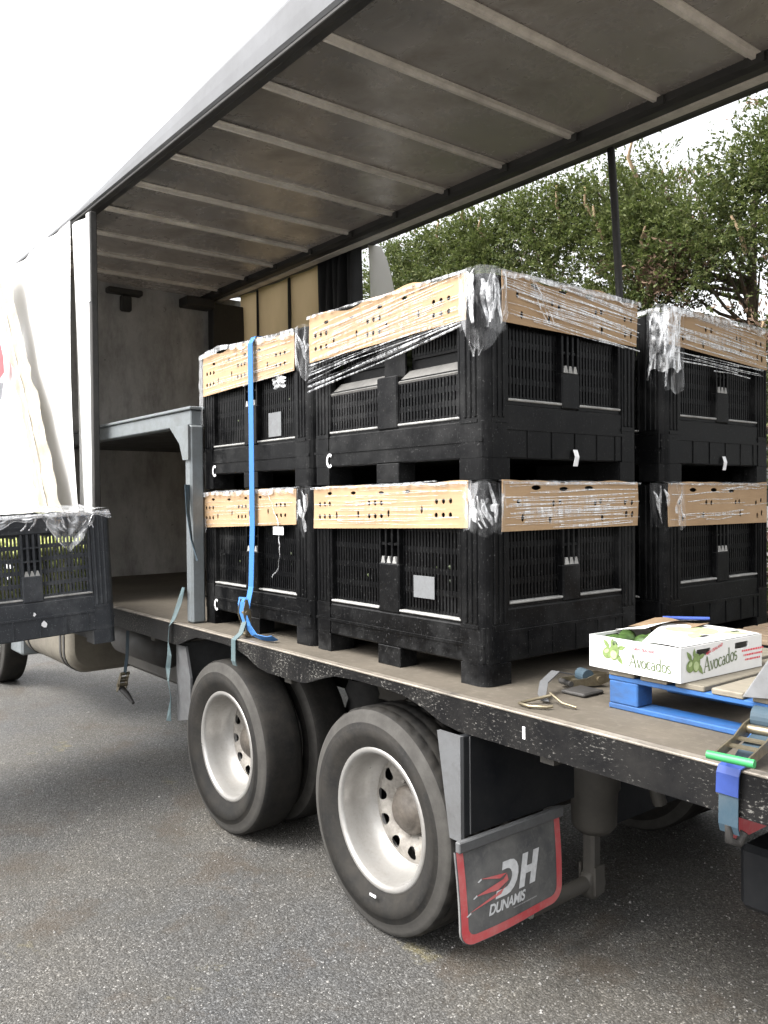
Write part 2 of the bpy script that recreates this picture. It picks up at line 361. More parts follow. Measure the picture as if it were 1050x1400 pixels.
def leaf_mat():
    n = N('cypress_leaf'); r = n.rand(); v = n.co(); a = n.noise(.9, 3, .6, v)
    c = n.mix(r, (.036, .058, .018), (.155, .17, .062))
    c = n.mix(n.math('MULTIPLY', n.ramp(a, [(.45, 0), (.7, 1)]), .5), c, (.115, .14, .042))
    n.set(c, .6, 0, .3)
    t = n.n.new('ShaderNodeBsdfTranslucent'); n.l.new(n.mix(.4, c, (.14, .2, .04)), t.inputs[0]); mx = n.n.new('ShaderNodeMixShader'); mx.inputs[0].default_value = .3
    n.l.new(n.b.outputs[0], mx.inputs[1]); n.l.new(t.outputs[0], mx.inputs[2]); n.l.new(mx.outputs[0], n.n['Material Output'].inputs[0]); return n.m
M_leaf = leaf_mat()
def dead_mat():
    n = N('dead_needles'); n.set(n.mix(n.rand(), (.09, .055, .035), (.20, .13, .085)), .8); return n.m
M_dead = dead_mat()
M_bark = grubby('bark', (.085, .06, .043), (.16, .125, .095), .85, 0, .6, 12, 60, .5)
M_stub = simple('cut_wood', (.36, .26, .16), .8)
M_stone = (lambda n: (n.set(n.mix(n.rand(), (.08, .08, .078), (.27, .26, .245)), .7), n.m)[1])(N('loose_chip'))

# ------------------------------------------------------------------ ground
D = 1.112
g = MB().grid(8, 8, lambda u, v: (-150+300*u, -150+300*v, 0), 0, False).build('ground', M_ground); tag(g, 'worn grey chipseal yard under and around the truck', None, None, 'structure')
st = MB()
def stone(p, r):
    q = [Vector(d)*r*random.uniform(.6, 1.25) for d in ((1, 0, 0), (-1, 0, 0), (0, 1, 0), (0, -1, 0), (0, 0, .8), (0, 0, -.5))]
    a = random.random()*6.3; ca, sa = math.cos(a), math.sin(a)
    st.add([(p[0]+v.x*ca-v.y*sa, p[1]+v.x*sa+v.y*ca, p[2]+v.z) for v in q], [(0,2,4),(2,1,4),(1,3,4),(3,0,4),(2,0,5),(1,2,5),(3,1,5),(0,3,5)])
for i in range(9000):
    d_ = 2.2+5.2*random.random()**1.6; a = random.uniform(-.48, .48)
    x, y = CP.x+d_*(F.x+a*Rv.x), CP.y+d_*(F.y+a*Rv.y)
    stone((x, y, .001), random.uniform(.0018, .0050) if random.random() > .03 else random.uniform(.005, .009))
o = st.build('loose_gravel', M_stone); tag(o, 'loose stone chips scattered over the chipseal', None, None, 'stuff')

# ------------------------------------------------------------------ hedge of cypress trees behind the truck
def sprays(pts, dirs, L, W):
    """numpy leaf sprays: each a pair of tapered, bent blades"""
    n = len(pts); d = dirs/np.linalg.norm(dirs, axis=1)[:, None]
    rnd = RS.normal(size=(n, 3)); s = np.cross(d, rnd); s /= np.linalg.norm(s, axis=1)[:, None]; nn = np.cross(d, s)
    L = L[:, None]; W = W[:, None]
    base = pts; mid = pts+d*L*.55+nn*L*.08; tip = pts+d*L+nn*L*-.05
    V = np.stack([base, mid+s*W*.5, tip, mid-s*W*.5], 1).reshape(-1, 3)
    Fc = (np.arange(n)[:, None]*4+np.array([[0, 1, 2, 3]]))
    return V, Fc
def leaf_mesh(name, V, Fc, mat, parent):
    me = bpy.data.meshes.new(name); n = len(Fc)
    me.vertices.add(len(V)); me.vertices.foreach_set('co', V.astype(np.float32).ravel())
    me.loops.add(n*4); me.loops.foreach_set('vertex_index', Fc.astype(np.int32).ravel())
    me.polygons.add(n); me.polygons.foreach_set('loop_start', np.arange(n, dtype=np.int32)*4); me.polygons.foreach_set('loop_total', np.full(n, 4, np.int32))
    me.update(calc_edges=True); me.validate(); me.materials.append(mat)
    return link(name, me, parent)
HEDGE_Y = 5.0
def tree(x, h, gap, label, nclump, seed):
    rs = np.random.RandomState(seed); rr = random.Random(seed)
    t = thing('cypress_tree', label, 'tree', (x, HEDGE_Y+.75, 0), 0, 'clipped cypress trees in the hedge behind the truck')
    mb = MB(); lean = rr.uniform(-.1, .1)
    spine = [(lean*k*.3, rr.uniform(-.04, .04), h*.93*k/6) for k in range(7)]
    mb.tube(spine, [.13-.017*k for k in range(7)], 9); mb.build('trunk', M_bark, t)
    lb = MB(); P = []; Dr = []; Lg = []; P2 = []; D2 = []; L2 = []
    for i in range(nclump):
        zlo = .3 if x > -3.5 else 1.7; z = zlo+(h-zlo)*((i+rs.rand())/nclump if i % 8 else .12*rs.rand()); z = min(z, h-.05); hw = .85
        # clipped box section: mostly near the outer faces
        px = hw*(2*rs.rand()-1); fy = -0.80+.25*rs.rand() if rs.rand() < .62 else -.55+1.2*rs.rand()*(1 if gap < .4 else .6)
        wx = x+px; 
        nz = fbm((wx*.9, z*1.1+3, 1.7), 3)
        if nz*1.0 < gap-.5+.0*z: continue
        z = min(z, h-.02-.25*max(0, fbm((wx*2.2, 0, 9.1), 2)))
        c = np.array((px, fy, z))
        if rs.rand() < .12:
            z0 = max(.2, z-rs.uniform(.25, .6)); kk = z0/(h*.93)*6
            p0 = (lean*kk*.3, 0, z0); m = ((p0[0]+px)/2, fy*.5, (z0+z)/2-.05)
            MB().tube([p0, m, tuple(c)], [.026, .017, .006], 5).build('branch', M_bark, t)
        n = rs.randint(240, 380); tw = max(3, n//26); ax = rs.normal(size=(tw, 3))*.5+np.array((0, -.55 if fy < 0 else .5, .35)); ax /= np.linalg.norm(ax, axis=1)[:, None]
        o_ = rs.normal(size=(tw, 3))*np.array((.15, .09, .14)); ti = rs.randint(0, tw, n); tt = rs.rand(n)
        q = o_[ti]+ax[ti]*(tt*.30)[:, None]+rs.normal(size=(n, 3))*(.030*(1.1-tt))[:, None]; q[:, 2] -= .07*tt**2
        out = ax[ti]*1.0+rs.normal(size=(n, 3))*.34
        dead = (fbm((wx*1.3+5, z*1.6, 4.4), 2) > .30 and z < h*.8) or (fy > -.35 and rs.rand() < .5)
        if dead and rs.rand() < .75: P2.append(c+q[:n//2]); D2.append(out[:n//2]); L2.append(rs.uniform(.03, .08, n//2))
        else: P.append(c+q); Dr.append(out); Lg.append(rs.uniform(.018, .055, n))
    for k in range(5):
        px = rr.uniform(-.8, .8); z = h*rr.uniform(.5, .97); a = (px, -.72, z); L = rr.uniform(.15, .45)
        MB().tube([a, (px+rr.uniform(-.05, .05), -.84, z+L*.5), (px+rr.uniform(-.08, .08), -.86, z+L)], [.022, .018, .012], 6).build('cut_stub', M_stub, t)
    P = np.concatenate(P); Dr = np.concatenate(Dr); Lg = np.concatenate(Lg)
    k = P[:, 2] < h+.08*rs.normal(size=len(P))*1.3
    P, Dr, Lg = P[k], Dr[k], Lg[k]
    V, Fc = sprays(P, Dr, Lg, Lg*rs.uniform(.34, .60, len(Lg))); leaf_mesh('crown', V, Fc, M_leaf, t)
    if P2:
        P2 = np.concatenate(P2); D2 = np.concatenate(D2); L2 = np.concatenate(L2)
        V, Fc = sprays(P2, D2, L2, L2*.3); leaf_mesh('dead_foliage', V, Fc, M_dead, t)
    return t
tl = ['clipped cypress in the hedge, rising highest at the right edge behind the rear stack',
      'thin gappy cypress in the hedge between the roof pole and the bare branches',
      'cypress in the hedge just behind the slim roof pole',
      'dense cypress in the hedge above the cardboard corner of the middle stack',
      'dense cypress in the hedge over the middle bin stack',
      'cypress in the hedge beside the loose white flap of the far curtain',
      'cypress in the hedge hidden mostly behind the far tan curtain',
      'cypress in the hedge beyond the front end of the far tan curtain']
xs = [-2.9, -4.15, -5.35, -6.6, -7.9, -9.2, -10.6, -12.0]
for i, x in enumerate(xs):
    tree(x, [5.3, 5.12, 5.28, 5.3, 5.3, 5.25, 5.2, 5.2][i], [.40, .55, .42, .16, .08, .0, 0, 0][i], tl[i], [800, 600, 620, 600, 520, 380, 200, 120][i], 11+i)
tree(-1.55, 5.3, .46, 'cypress in the hedge past the right edge of the rear stack', 620, 40)

# ------------------------------------------------------------------ truck
T = thing('delivery_truck', 'curtain sided delivery truck with its near curtain open, loaded with black bins', 'truck', (0, 0, 0))
X0T, X1T, YF = -8.2, .3, 2.4
MB().box((X0T, .035, D-.045), (X1T, YF-.035, D)).build('deck', M_ply, T)
# side rail with the two wheel-arch cutouts in its lower edge
WX = (-2.8216, -4.2147)
def rail_poly():
    zt, zb, za = D-.004, D-.125, D-.04
    pts = [(X0T, zt), (X1T, zt), (X1T, zb)]
    for cx in WX:
        pts += [(cx+.56, zb), (cx+.47, zb+.012), (cx+.36, zb+.05), (cx+.24, za-.008), (cx+.10, za), (cx-.10, za), (cx-.24, za-.008), (cx-.36, zb+.045), (cx-.47, zb+.008), (cx-.52, zb)]
    pts += [(X0T, zb)]
    return pts
rp = rail_poly()
def rail(name, y0, y1):
    mb = MB(); n = len(rp)
    bm = bmesh.new(); vs = [bm.verts.new((u, 0, v)) for u, v in rp]; es = [bm.edges.new((vs[i], vs[(i+1) % n])) for i in range(n)]
    bmesh.ops.triangle_fill(bm, edges=es, use_beauty=True); bm.verts.index_update()
    P = [v.co[:] for v in bm.verts]; fs = [tuple(v.index for v in f.verts) for f in bm.faces]; bm.free()
    mb.add([(p[0], y0, p[2]) for p in P]+[(p[0], y1, p[2]) for p in P], [f[::-1] for f in fs]+[tuple(i+len(P) for i in f) for f in fs])
    mb.add([(u, y0, v) for u, v in rp]+[(u, y1, v) for u, v in rp], [(i, (i+1) % n, n+(i+1) % n, n+i) for i in range(n)])
    return mb.build(name, M_rail, T)
rail('side_rail', 0, .03); rail('side_rail', YF-.03, YF)
MB().box((X0T, -.003, D-.003), (X1T, .034, D+.006), 0, .003).build('edge_strip', M_edge, T)
# chassis below
for y in (.72, 1.56): MB().box((X0T, y, .74), (X1T, y+.09, D-.06), 0, .006).build('chassis_beam', M_chassis, T)
for x in (-7.6, -6.8, -6.0, -5.2, -3.55, -1.9, -1.1, -.3): MB().box((x, .04, D-.16), (x+.06, YF-.04, D-.05)).build('cross_member', M_chassis, T)
# wheels
def tyre_profile(R, W, ri, grooves=True):
    h = W/2
    p = [(ri, -h+.045), (ri+.03, -h+.028), (ri+.06, -h+.012), (ri+.10, -h), (R-.085, -h+.002), (R-.062, -h+.004), (R-.056, -h+.010), (R-.03, -h+.014), (R-.010, -h+.025), (R, -h+.042)]
    for c_ in ((-.062, 0, .062) if grooves else (-.05, 0, .05)):
        if not grooves: p += [(R+.002, c_)]; continue
       
        p += [(R, c_-.008), (R-.004, c_-.004), (R-.004, c_+.004), (R, c_+.008)]
    p += [(R, h-.042), (R-.010, h-.025), (R-.03, h-.014), (R-.062, h-.004), (ri+.10, h), (ri+.06, h-.012), (ri, h-.045)]
    return p
def make_tyre(R, W, ri, lug, flip=1):
    mb = MB(); pr_ = tyre_profile(R, W, ri, lug); m = len(pr_)
    n = 192
    def fr(k, j, r):
        a = abs(pr_[j][1])
        if lug and r > R-.001 and a > .06:
            ph = (k+ (2 if pr_[j][1] > 0 else 0)) % 6
            return r-.007 if ph < 2 else r
        if lug and r >= R-.001 and a < .08:
            return r-.004 if (k+int(pr_[j][1]*200)) % 6 == 0 else r
        return r
    mb.lathe(pr_, (0, 0, 0), 'y', n, 0, fr)
    nf = len(mb.f); mb.m = [1 if (i % (m-1)) in (5, 6, 7) else 0 for i in range(nf)]
    return mb
def rim_mesh(ri, W):
    h = W/2; mb = MB()
    prof = [(ri+.012, -h+.052), (ri+.016, -h+.040), (ri+.006, -h+.033), (ri-.010, -h+.036), (ri-.016, -h+.052), (ri-.020, -h+.10), (ri-.028, -h+.15), (ri-.044, -h+.185), (ri-.062, -h+.205), (ri-.070, -h+.225)]
    mb.lathe(prof, (0, 0, 0), 'y', 72); return mb
def disc_mesh(ri, W):
    """wheel disc with ten oval hand holes, real openings"""
    h = W/2; ro = ri-.058; bm = bmesh.new(); es = []
    def loop(pts):
        vs = [bm.verts.new(p) for p in pts]; es.extend(bm.edges.new((vs[i], vs[(i+1) % len(vs)])) for i in range(len(vs)))
    loop([(ro*math.cos(2*PI*k/60), 0, ro*math.sin(2*PI*k/60)) for k in range(60)])
    for q in range(10):
        a = 2*PI*q/10+.15; cx, cz = .183*math.cos(a), .183*math.sin(a)
        loop([(cx+.030*math.cos(t)*math.cos(a)-.026*math.sin(t)*math.sin(a), 0, cz+.030*math.cos(t)*math.sin(a)+.026*math.sin(t)*math.cos(a)) for t in [2*PI*k/16 for k in range(16)]])
    loop([(.10*math.cos(2*PI*k/40), 0, .10*math.sin(2*PI*k/40)) for k in range(40)])
    bmesh.ops.triangle_fill(bm, edges=es, use_beauty=True)
    for v in bm.verts: r = math.hypot(v.co.x, v.co.z); v.co.y = -h+.212+(.03 if r < .13 else 0)*1.0-.02*max(0, 1-abs(r-.183)/.06)
    bm.verts.index_update(); mb = MB(); mb.add([v.co[:] for v in bm.verts], [tuple(v.index for v in f.verts) for f in bm.faces], 0, True); bm.free()
    return mb
def hub_mesh(W):
    h = W/2; mb = MB()
    mb.lathe([(.105, -h+.25), (.105, -h+.20), (.092, -h+.185), (.075, -h+.18), (.07, -h+.165), (.001, -h+.162)], (0, 0, 0), 'y', 32); return mb
nut = MB()
nut.lathe([(.016, .03), (.016, 0), (.012, -.012), (.0005, -.012)], (0, 0, 0), 'y', 6, 0, None, False)
me_nut = nut.build('wheel_nut', M_rimdark, None, True)
RW, WW, RI = .478, .27, .292
tyre_me = make_tyre(RW, WW, RI, True).build('tyre', [M_tyre, M_tyreband], None, True)
tyre_me2 = make_tyre(RW, WW, RI, False).build('tyre', [M_tyre, M_tyreband], None, True)
rim_me = rim_mesh(RI, WW).build('rim', M_rim, None, True); disc_me = disc_mesh(RI, WW).build('disc', M_rimdark, None, True); hub_me = hub_mesh(WW).build('hub', grubby('rusty_hub', (.10, .085, .07), (.03, .025, .02), .6, 0, .8, 14, 60), None, True)
def wheel(x, y, z, tm, rot, detail=True):
    wh = bpy.data.objects.new('wheel', None); C.objects.link(wh); wh.parent = T; wh.location = (x, y, z); wh.rotation_euler = (0, rot, 0)
    link('tyre', tm, wh); link('rim', rim_me, wh); link('disc', disc_me, wh)
    if detail:
        link('hub', hub_me, wh)
        for q in range(10):
            a = 2*PI*(q+.5)/10+.15; n_ = link('wheel_nut', me_nut, wh); n_.location = (.128*math.cos(a), -WW/2+.232, .128*math.sin(a))
    return wh
for i, x in enumerate(WX):
    wh = wheel(x, .02+WW/2, RW, tyre_me if i == 0 else tyre_me2, .3+i)
    wheel(x, .335+WW/2, RW, tyre_me if i == 0 else tyre_me2, .9, False)
    wheel(x, YF-.02-WW/2, RW, tyre_me2, .5, False); wheel(x, YF-.335-WW/2, RW, tyre_me2, .2, False)
    MB().tube([(x, .35, RW), (x, 2.05, RW)], .085, 12).build('axle', M_chassis, T)
    MB().lathe([(.0, -.22), (.17, -.16), (.2, 0), (.17, .16), (0, .22)], (x, 1.2, RW), 'y', 20).build('differential', M_chassis, T)
    for y in (.70, 1.60): MB().lathe([(.11, 0), (.135, .05), (.12, .1), (.14, .15), (.11, .21)], (x+.42, y+.05, .62), 'z', 20).build('air_spring', M_rubber, T)
MB().box((-2.838, .0155, .157), (-2.798, .0205, .166)).build('wheel_sticker', M_tagwhite, T)
wheel(-9.3, .02+WW/2, RW, tyre_me2, .3)
# mudguards and flaps
MB().prism([(-4.79, .98), (-4.66, .98), (-4.60, .80), (-4.60, .555), (-4.79, .51)], .03, .045, lambda u, v, d: (u, d, v)).build('front_mudguard', M_guard, T)
MB().box((-4.80, .045, .51), (-4.785, .62, .98)).build('front_mudguard', M_guard, T)
XF = -2.2
MB().prism([(-2.33, .985), (-2.205, .985), (-2.205, .60), (-2.265, .60)], -.045, -.028, lambda u, v, d: (u, d, v)).build('mudguard_bracket', M_guard, T)
MB().box((-2.235, -.027, .615), (-2.205, .60, .985), 0, .004).build('upper_flap', M_flapblack, T)
MB().box((-2.2042, .0, .62), (-2.2015, .004, .98)).build('flap_seam', M_guard, T)
MB().box((-2.205, -.075, .572), (-2.18, .50, .612), 0, .004).build('flap_clamp_bar', M_guard, T)
fl = thing('mudflap', None, None); fl.parent = T
def flapfn(u, v, d):  # u across 0..1, v up 0..1 ; gentle bow
    y = -.083+.573*u; z = .235+.34*v
    b = .022*math.sin(PI*(1-v)*.6)+.012*math.sin(PI*u*1.3+.4)*(1-v)
    return (XF+d+b, y, z)
def rrect(inset, r, n=6, skip_top=True):
    W_, H_ = .573, .34; x0, x1, y0 = inset, W_-inset, inset; p = [(x0, H_)]
    for k in range(n+1): a = PI+PI/2*k/n; p.append((x0+r+r*math.cos(a), y0+r+r*math.sin(a)))
    for k in range(1, 9): p.append((x0+r+(x1-x0-2*r)*k/9, y0))
    for k in range(n+1): a = 1.5*PI+PI/2*k/n; p.append((x1-r+r*math.cos(a), y0+r+r*math.sin(a)))
    p.append((x1, H_)); return [(a/W_, b/H_) for a, b in p]
fo = rrect(0, .06); fi = rrect(.036, .035)
def dense(p, st=.012):
    q = []
    for (a0, b0), (a1, b1) in zip(p[:-1], p[1:]):
        k = max(1, int(math.hypot((a1-a0)*.573, (b1-b0)*.34)/st)); q += [(a0+(a1-a0)*i/k, b0+(b1-b0)*i/k) for i in range(k)]
    return q+[p[-1]]
def ins(v, r=.06):
    y = v*.34; return 0 if y >= r else (r-math.sqrt(max(0, r*r-(r-y)**2)))/.573
mb = MB()
for d_ in (-.004, .004): mb.grid(30, 24, lambda u, v: flapfn(ins(v)+(1-2*ins(v))*u, v, d_))
fd = dense(fo); n = len(fd); mb.add([flapfn(u, v, -.004) for u, v in fd]+[flapfn(u, v, .004) for u, v in fd], [(i, i+1, n+i+1, n+i) for i in range(n-1)])
mb.build('flap_sheet', M_flap, fl)
n = len(fo); m_out = [(a_[0]*.10+b_[0]*.90, a_[1]*.10+b_[1]*.90) for a_, b_ in zip(fi, fo)]
mb = MB(); P_, Q_ = [], []
for i in range(n-1):
    k = max(1, int(math.hypot((m_out[i+1][0]-m_out[i][0])*.573, (m_out[i+1][1]-m_out[i][1])*.34)/.012))
    for j in range(k+(i == n-2)):
        t_ = j/k; P_.append(tuple(m_out[i][c]*(1-t_)+m_out[i+1][c]*t_ for c in (0, 1))); Q_.append(tuple(fi[i][c]*(1-t_)+fi[i+1][c]*t_ for c in (0, 1)))
n = len(P_); mb.add([flapfn(u, v, .0058) for u, v in P_]+[flapfn(u, v, .0058) for u, v in Q_], [(i, i+1, n+i+1, n+i) for i in range(n-1)]); mb.build('flap_border', M_flapred, fl)
def flat(mb, polys, fn, mi=0):
    for p in polys:
        bm = bmesh.new(); vv = [bm.verts.new((a, b, 0)) for a, b in p]; es = [bm.edges.new((vv[i], vv[(i+1) % len(vv)])) for i in range(len(vv))]
        bmesh.ops.triangle_fill(bm, edges=es, use_beauty=True); bm.verts.index_update()
        mb.add([fn(v.co.x, v.co.y) for v in bm.verts], [tuple(v.index for v in f.verts) for f in bm.faces], mi); bm.free()
# emblem in flap metres: origin lower left of the flap, x across, y up
ff = lambda off: (lambda a, b: flapfn(a/.573, b/.34, off))
wm = MB(); sh = .30
def sk_(pts): return [(x+sh*(y-.13), y) for x, y in pts]
arcD = [(.030+.055*math.sin(PI*k/8), .13+.06-.06*math.cos(PI*k/8)) for k in range(9)]
DX = .205
outer = [(DX-.03, .13)]+[(DX+a, b) for a, b in arcD]+[(DX-.012, .25), (DX-.012, .222)]+[(DX+a*.62-.004, .19+(b-.19)*.55) for a, b in arcD[::-1]]+[(DX-.03, .157)]
flat(wm, [sk_(outer)], ff(.0072))
HX = .305
flat(wm, [sk_([(HX, .13), (HX+.032, .13), (HX+.032, .175), (HX+.062, .175), (HX+.062, .13), (HX+.096, .13), (HX+.096, .25), (HX+.062, .25), (HX+.062, .202), (HX+.032, .202), (HX+.032, .25), (HX, .25)])], ff(.0072))
wm.build('emblem_letters', M_flapwhite, fl)
rm = MB()
flat(rm, [[(.245, .208), (.105, .222), (.205, .198)], [(.245, .205), (.222, .190), (.076, .168), (.19, .160), (.25, .18)], [(.243, .176), (.218, .158), (.036, .118), (.205, .142)]], ff(.0080)); rm.build('emblem_streak', M_flapred, fl)
rm = MB()
for (a, b, c_, d2) in ((.09, .215, .112, .224), (.062, .164, .084, .173), (.026, .111, .05, .121)):
    flat(rm, [[(a, b), (a+.006, b-.003), (c_, d2-.006), (c_-.002, d2)]], ff(.0086))
rm.build('emblem_tip', M_flapwhite, fl)
def text_mesh(body, size, shear=0, offset=0, spacing=1.0, xs=1.0):
    cu = bpy.data.curves.new('t', 'FONT'); cu.body = body; cu.size = size; cu.shear = shear; cu.offset = offset; cu.space_character = spacing
    ob = bpy.data.objects.new('t', cu); C.objects.link(ob); bpy.context.view_layer.update()
    me = bpy.data.meshes.new_from_object(ob.evaluated_get(bpy.context.evaluated_depsgraph_get()))
    vs = [(v.co.x*xs, v.co.y) for v in me.vertices]; fs = [tuple(p.vertices) for p in me.polygons]
    bpy.data.objects.remove(ob); bpy.data.meshes.remove(me); return vs, fs
vs, fs = text_mesh('DUNAMIS', .052, .30, .0016, .93, .92)
mb = MB(); f2 = ff(.0072); mb.add([f2(.135+a, .082+b) for a, b in vs], fs); mb.build('emblem_word', M_flapwhite, fl)
mb = MB(); x = .27
for k in range(16):
    wd = random.uniform(.004, .010); flat(mb, [[(x, .068), (x+wd, .068), (x+wd, .073), (x, .073)]], f2); x += wd+.002
mb.build('small_print', M_flapwhite2, fl)
# far mudflap
fr2 = MB().prism([(1.80, .60), (2.38, .60), (2.38, .16), (2.33, .11), (1.85, .11), (1.80, .16)], -2.206, -2.198, lambda u, v, d: (d, u, v)).build('far_mudflap', M_flapred, T)
MB().box((-2.24, 1.78, .58), (-2.20, 2.39, .98)).build('upper_flap', M_flapblack, T)
# loader leg with roller, pipe and links under the deck
L_ = thing('stabiliser_leg', None, None); L_.parent = T
MB().lathe([(.001, .43), (.07, .43), (.095, .46), (.10, .60), (.112, .62), (.112, .98), (.001, .98)], (-2.24, .77, 0), 'z', 24).build('leg_housing', M_chassis, L_)
MB().box((-2.262, .71, .24), (-2.20, .77, .45), 0, .012).build('leg_strut', M_chassis, L_)
MB().box((-2.275, .71, .18), (-2.263, .77, .30)).build('leg_fork', M_chassis, L_)
MB().box((-2.199, .71, .18), (-2.187, .77, .30)).build('leg_fork', M_chassis, L_)
MB().lathe([(.001, -.03), (.055, -.03), (.062, -.02), (.062, .02), (.055, .03), (.001, .03)], (-2.23, .74, .215), 'x', 24).build('roller', M_chassis, L_)
MB().tube([(-2.23, .34, .22), (-2.23, .69, .225)], .032, 10).build('cross_pipe', M_chassis, L_)
MB().tube([(-2.25, .82, .70), (-2.1, 1.0, .64), (-2.05, 1.5, .64)], .035, 10).build('link_arm', M_chassis, L_)
MB().tube([(-2.05, .92, .66), (-2.03, .94, .56)], .03, 8).build('link_arm', M_chassis, L_)
for k in range(3): MB().box((-1.9+.26*k, 1.02, .86), (-1.74+.26*k, 1.5, .90)).build('cross_bracket', M_chassis, T)
MB().box((-1.50, .60, .43), (-.80, 1.1, .655), 0, .02).build('storage_box', M_flapblack, T)
for x in (-1.4, -.9): MB().box((x, .74, .656), (x+.05, .79, .74)).build('box_hanger', M_chassis, T)
MB().box((-1.942, -.0022, 1.030), (-1.930, -.0002, 1.072)).build('paint_mark', M_tagwhite, T)
# fuel tank, straps, step
def rr2(y0, y1, z0, z1, r, n=6):
    p = []
    for cx, cz, a0 in ((y1-r, z1-r, 0), (y0+r, z1-r, 90), (y0+r, z0+r, 180), (y1-r, z0+r, 270)):
        p += [(cx+r*math.cos(math.radians(a0+90*k/n)), cz+r*math.sin(math.radians(a0+90*k/n))) for k in range(n+1)]
    return p
tk = MB(); tsec = [(-8.62, .05), (-8.60, .02), (-8.57, 0), (-7.17, 0), (-7.13, .02), (-7.11, .05)]
rings = [[(x, y, z) for y, z in rr2(.12+i_, .82-i_, .40+i_, .98-i_, .18-i_*.5)] for x, i_ in tsec]; nr = len(rings[0])
tk.add([p for r_ in rings for p in r_], [(i*nr+k, i*nr+(k+1) % nr, (i+1)*nr+(k+1) % nr, (i+1)*nr+k) for i in range(len(rings)-1) for k in range(nr)], 0, True)
tk.add(rings[0]+rings[-1], [tuple(range(nr)), tuple(range(nr, 2*nr))]); tk_o = tk.build('fuel_tank', M_tank, T)
for x in (-8.3, -7.32, -7.23): MB().prism(rr2(.112, .828, .392, .988, .188), x-.02, x+.02, lambda u, v, d: (d, u, v)).build('tank_strap', M_dark, T)
MB().box((-6.7, .45, .50), (-5.25, .95, .97), 0, .03).build('equipment_box', M_chassis, T)
MB().lathe([(.001, -.45), (.09, -.44), (.125, -.40), (.125, .40), (.09, .44), (.001, .45)], (-5.95, .32, .80), 'x', 24).build('air_tank', M_dark, T)
MB().box((-2.36, .95, .36), (-2.33, 1.79, .98)).build('shade_panel', M_flapblack, T)  # dark panel added to block light and darken the space by the far wheels
MB().box((-8.9, .10, .38), (-8.45, .5, .62), 0, .02).build('cab_step', M_post, T)
# roof: near cant rail tapering to the front, bows, sheets, far rail
ZR = 4.0
rl = MB(); secs = []
for k in range(19):
    x = X0T+(X1T-X0T)*k/18; h = max(.028, .022+.0655*(x+6.51)); secs.append((x, h))
prof = [(.06, 0), (-.006, 0), (-.020, .06), (-.022, .40), (-.020, .80), (-.012, .90), (.004, .965), (.03, .99), (.25, 1.03)]
vs = [(x, py, ZR-.005+pz*h) for x, h in secs for py, pz in prof]; m = len(prof)
rl.add(vs, [(i*m+j, i*m+j+1, (i+1)*m+j+1, (i+1)*m+j) for i in range(len(secs)-1) for j in range(m-1)], 0, False)
rl.build('cant_rail', M_alu, T)
MB().box((-6.52, -.006, ZR-.026), (X1T, .035, ZR-.006), 0, .004).build('rail_seal', M_dark, T)
MB().box((X0T, .036, ZR-.022), (X1T, .085, ZR-.002), 0, .004).build('curtain_track', M_dark, T)
BX = [-1.52+.565*(1-k)-.565 for k in range(0)]
BX = [-7.72, -7.17, -6.63, -6.05, -5.46, -4.9, -4.33, -3.776, -3.218, -2.64, -2.09, -1.52, -.95, -.38, .2]
YR = 1.86
def hat(x):
    p = [(-.036, 0), (-.036, -.005), (-.014, -.006), (-.010, -.026), (.010, -.026), (.014, -.006), (.036, -.005), (.036, 0)]
    return MB().prism([(x+a, ZR+.002+b) for a, b in p], .086, YR, lambda u, v, d: (u, d, v))
for x in BX: hat(x).build('roof_bow', M_bow, T)
ex = [X0T]+BX+[X1T]
for a, b in zip(ex[:-1], ex[1:]):
    dz = random.uniform(-.002, .002)
    MB().grid(8, 14, lambda u, v: (a+.001+(b-a-.002)*u, .087+(YR+.02-.087)*v, ZR+.008+dz+.006*fbm((a+u*.6, v*2, 2), 2))).build('roof_sheet', M_ceil, T)
MB().prism([(YR+.001, ZR-.035), (YR+.04, ZR-.05), (2.06, ZR-.01), (2.33, ZR+.075), (2.40, ZR+.085), (2.40, ZR+.33), (YR+.001, ZR+.33)], X0T, X1T, lambda u, v, d: (d, u, v)).build('far_rail', M_bow_dark if False else M_dark, T)
MB().box((X0T, 2.02, ZR-.028), (X1T, 2.10, ZR-.012), 0, .004).build('far_track', M_bow, T)
for x in BX: MB().box((x-.05, YR-.02, ZR-.05), (x+.05, YR-.002, ZR-.001)).build('bow_bracket', M_dark, T)
# bulkhead and front corner
XB = -8.15
MB().box((XB-.05, .02, D), (XB, YF-.04, ZR+.03)).build('bulkhead', M_wall, T)
MB().box((XB+.001, 1.95, D+.001), (XB+.12, YF-.04, ZR-.06), 0, .01).build('corner_post', M_dark, T)
MB().box((XB+.001, .85, ZR-.10), (XB+.10, 1.20, ZR-.045), 0, .01).build('light_fitting', M_dark, T)
MB().box((XB+.001, .99, ZR-.26), (XB+.06, 1.10, ZR-.101), 0, .015).build('light_fitting', M_dark, T)
MB().box((XB+.001, 1.62, ZR-.14), (XB+.2, 1.94, ZR-.045), 0, .01).build('light_fitting', M_dark, T)
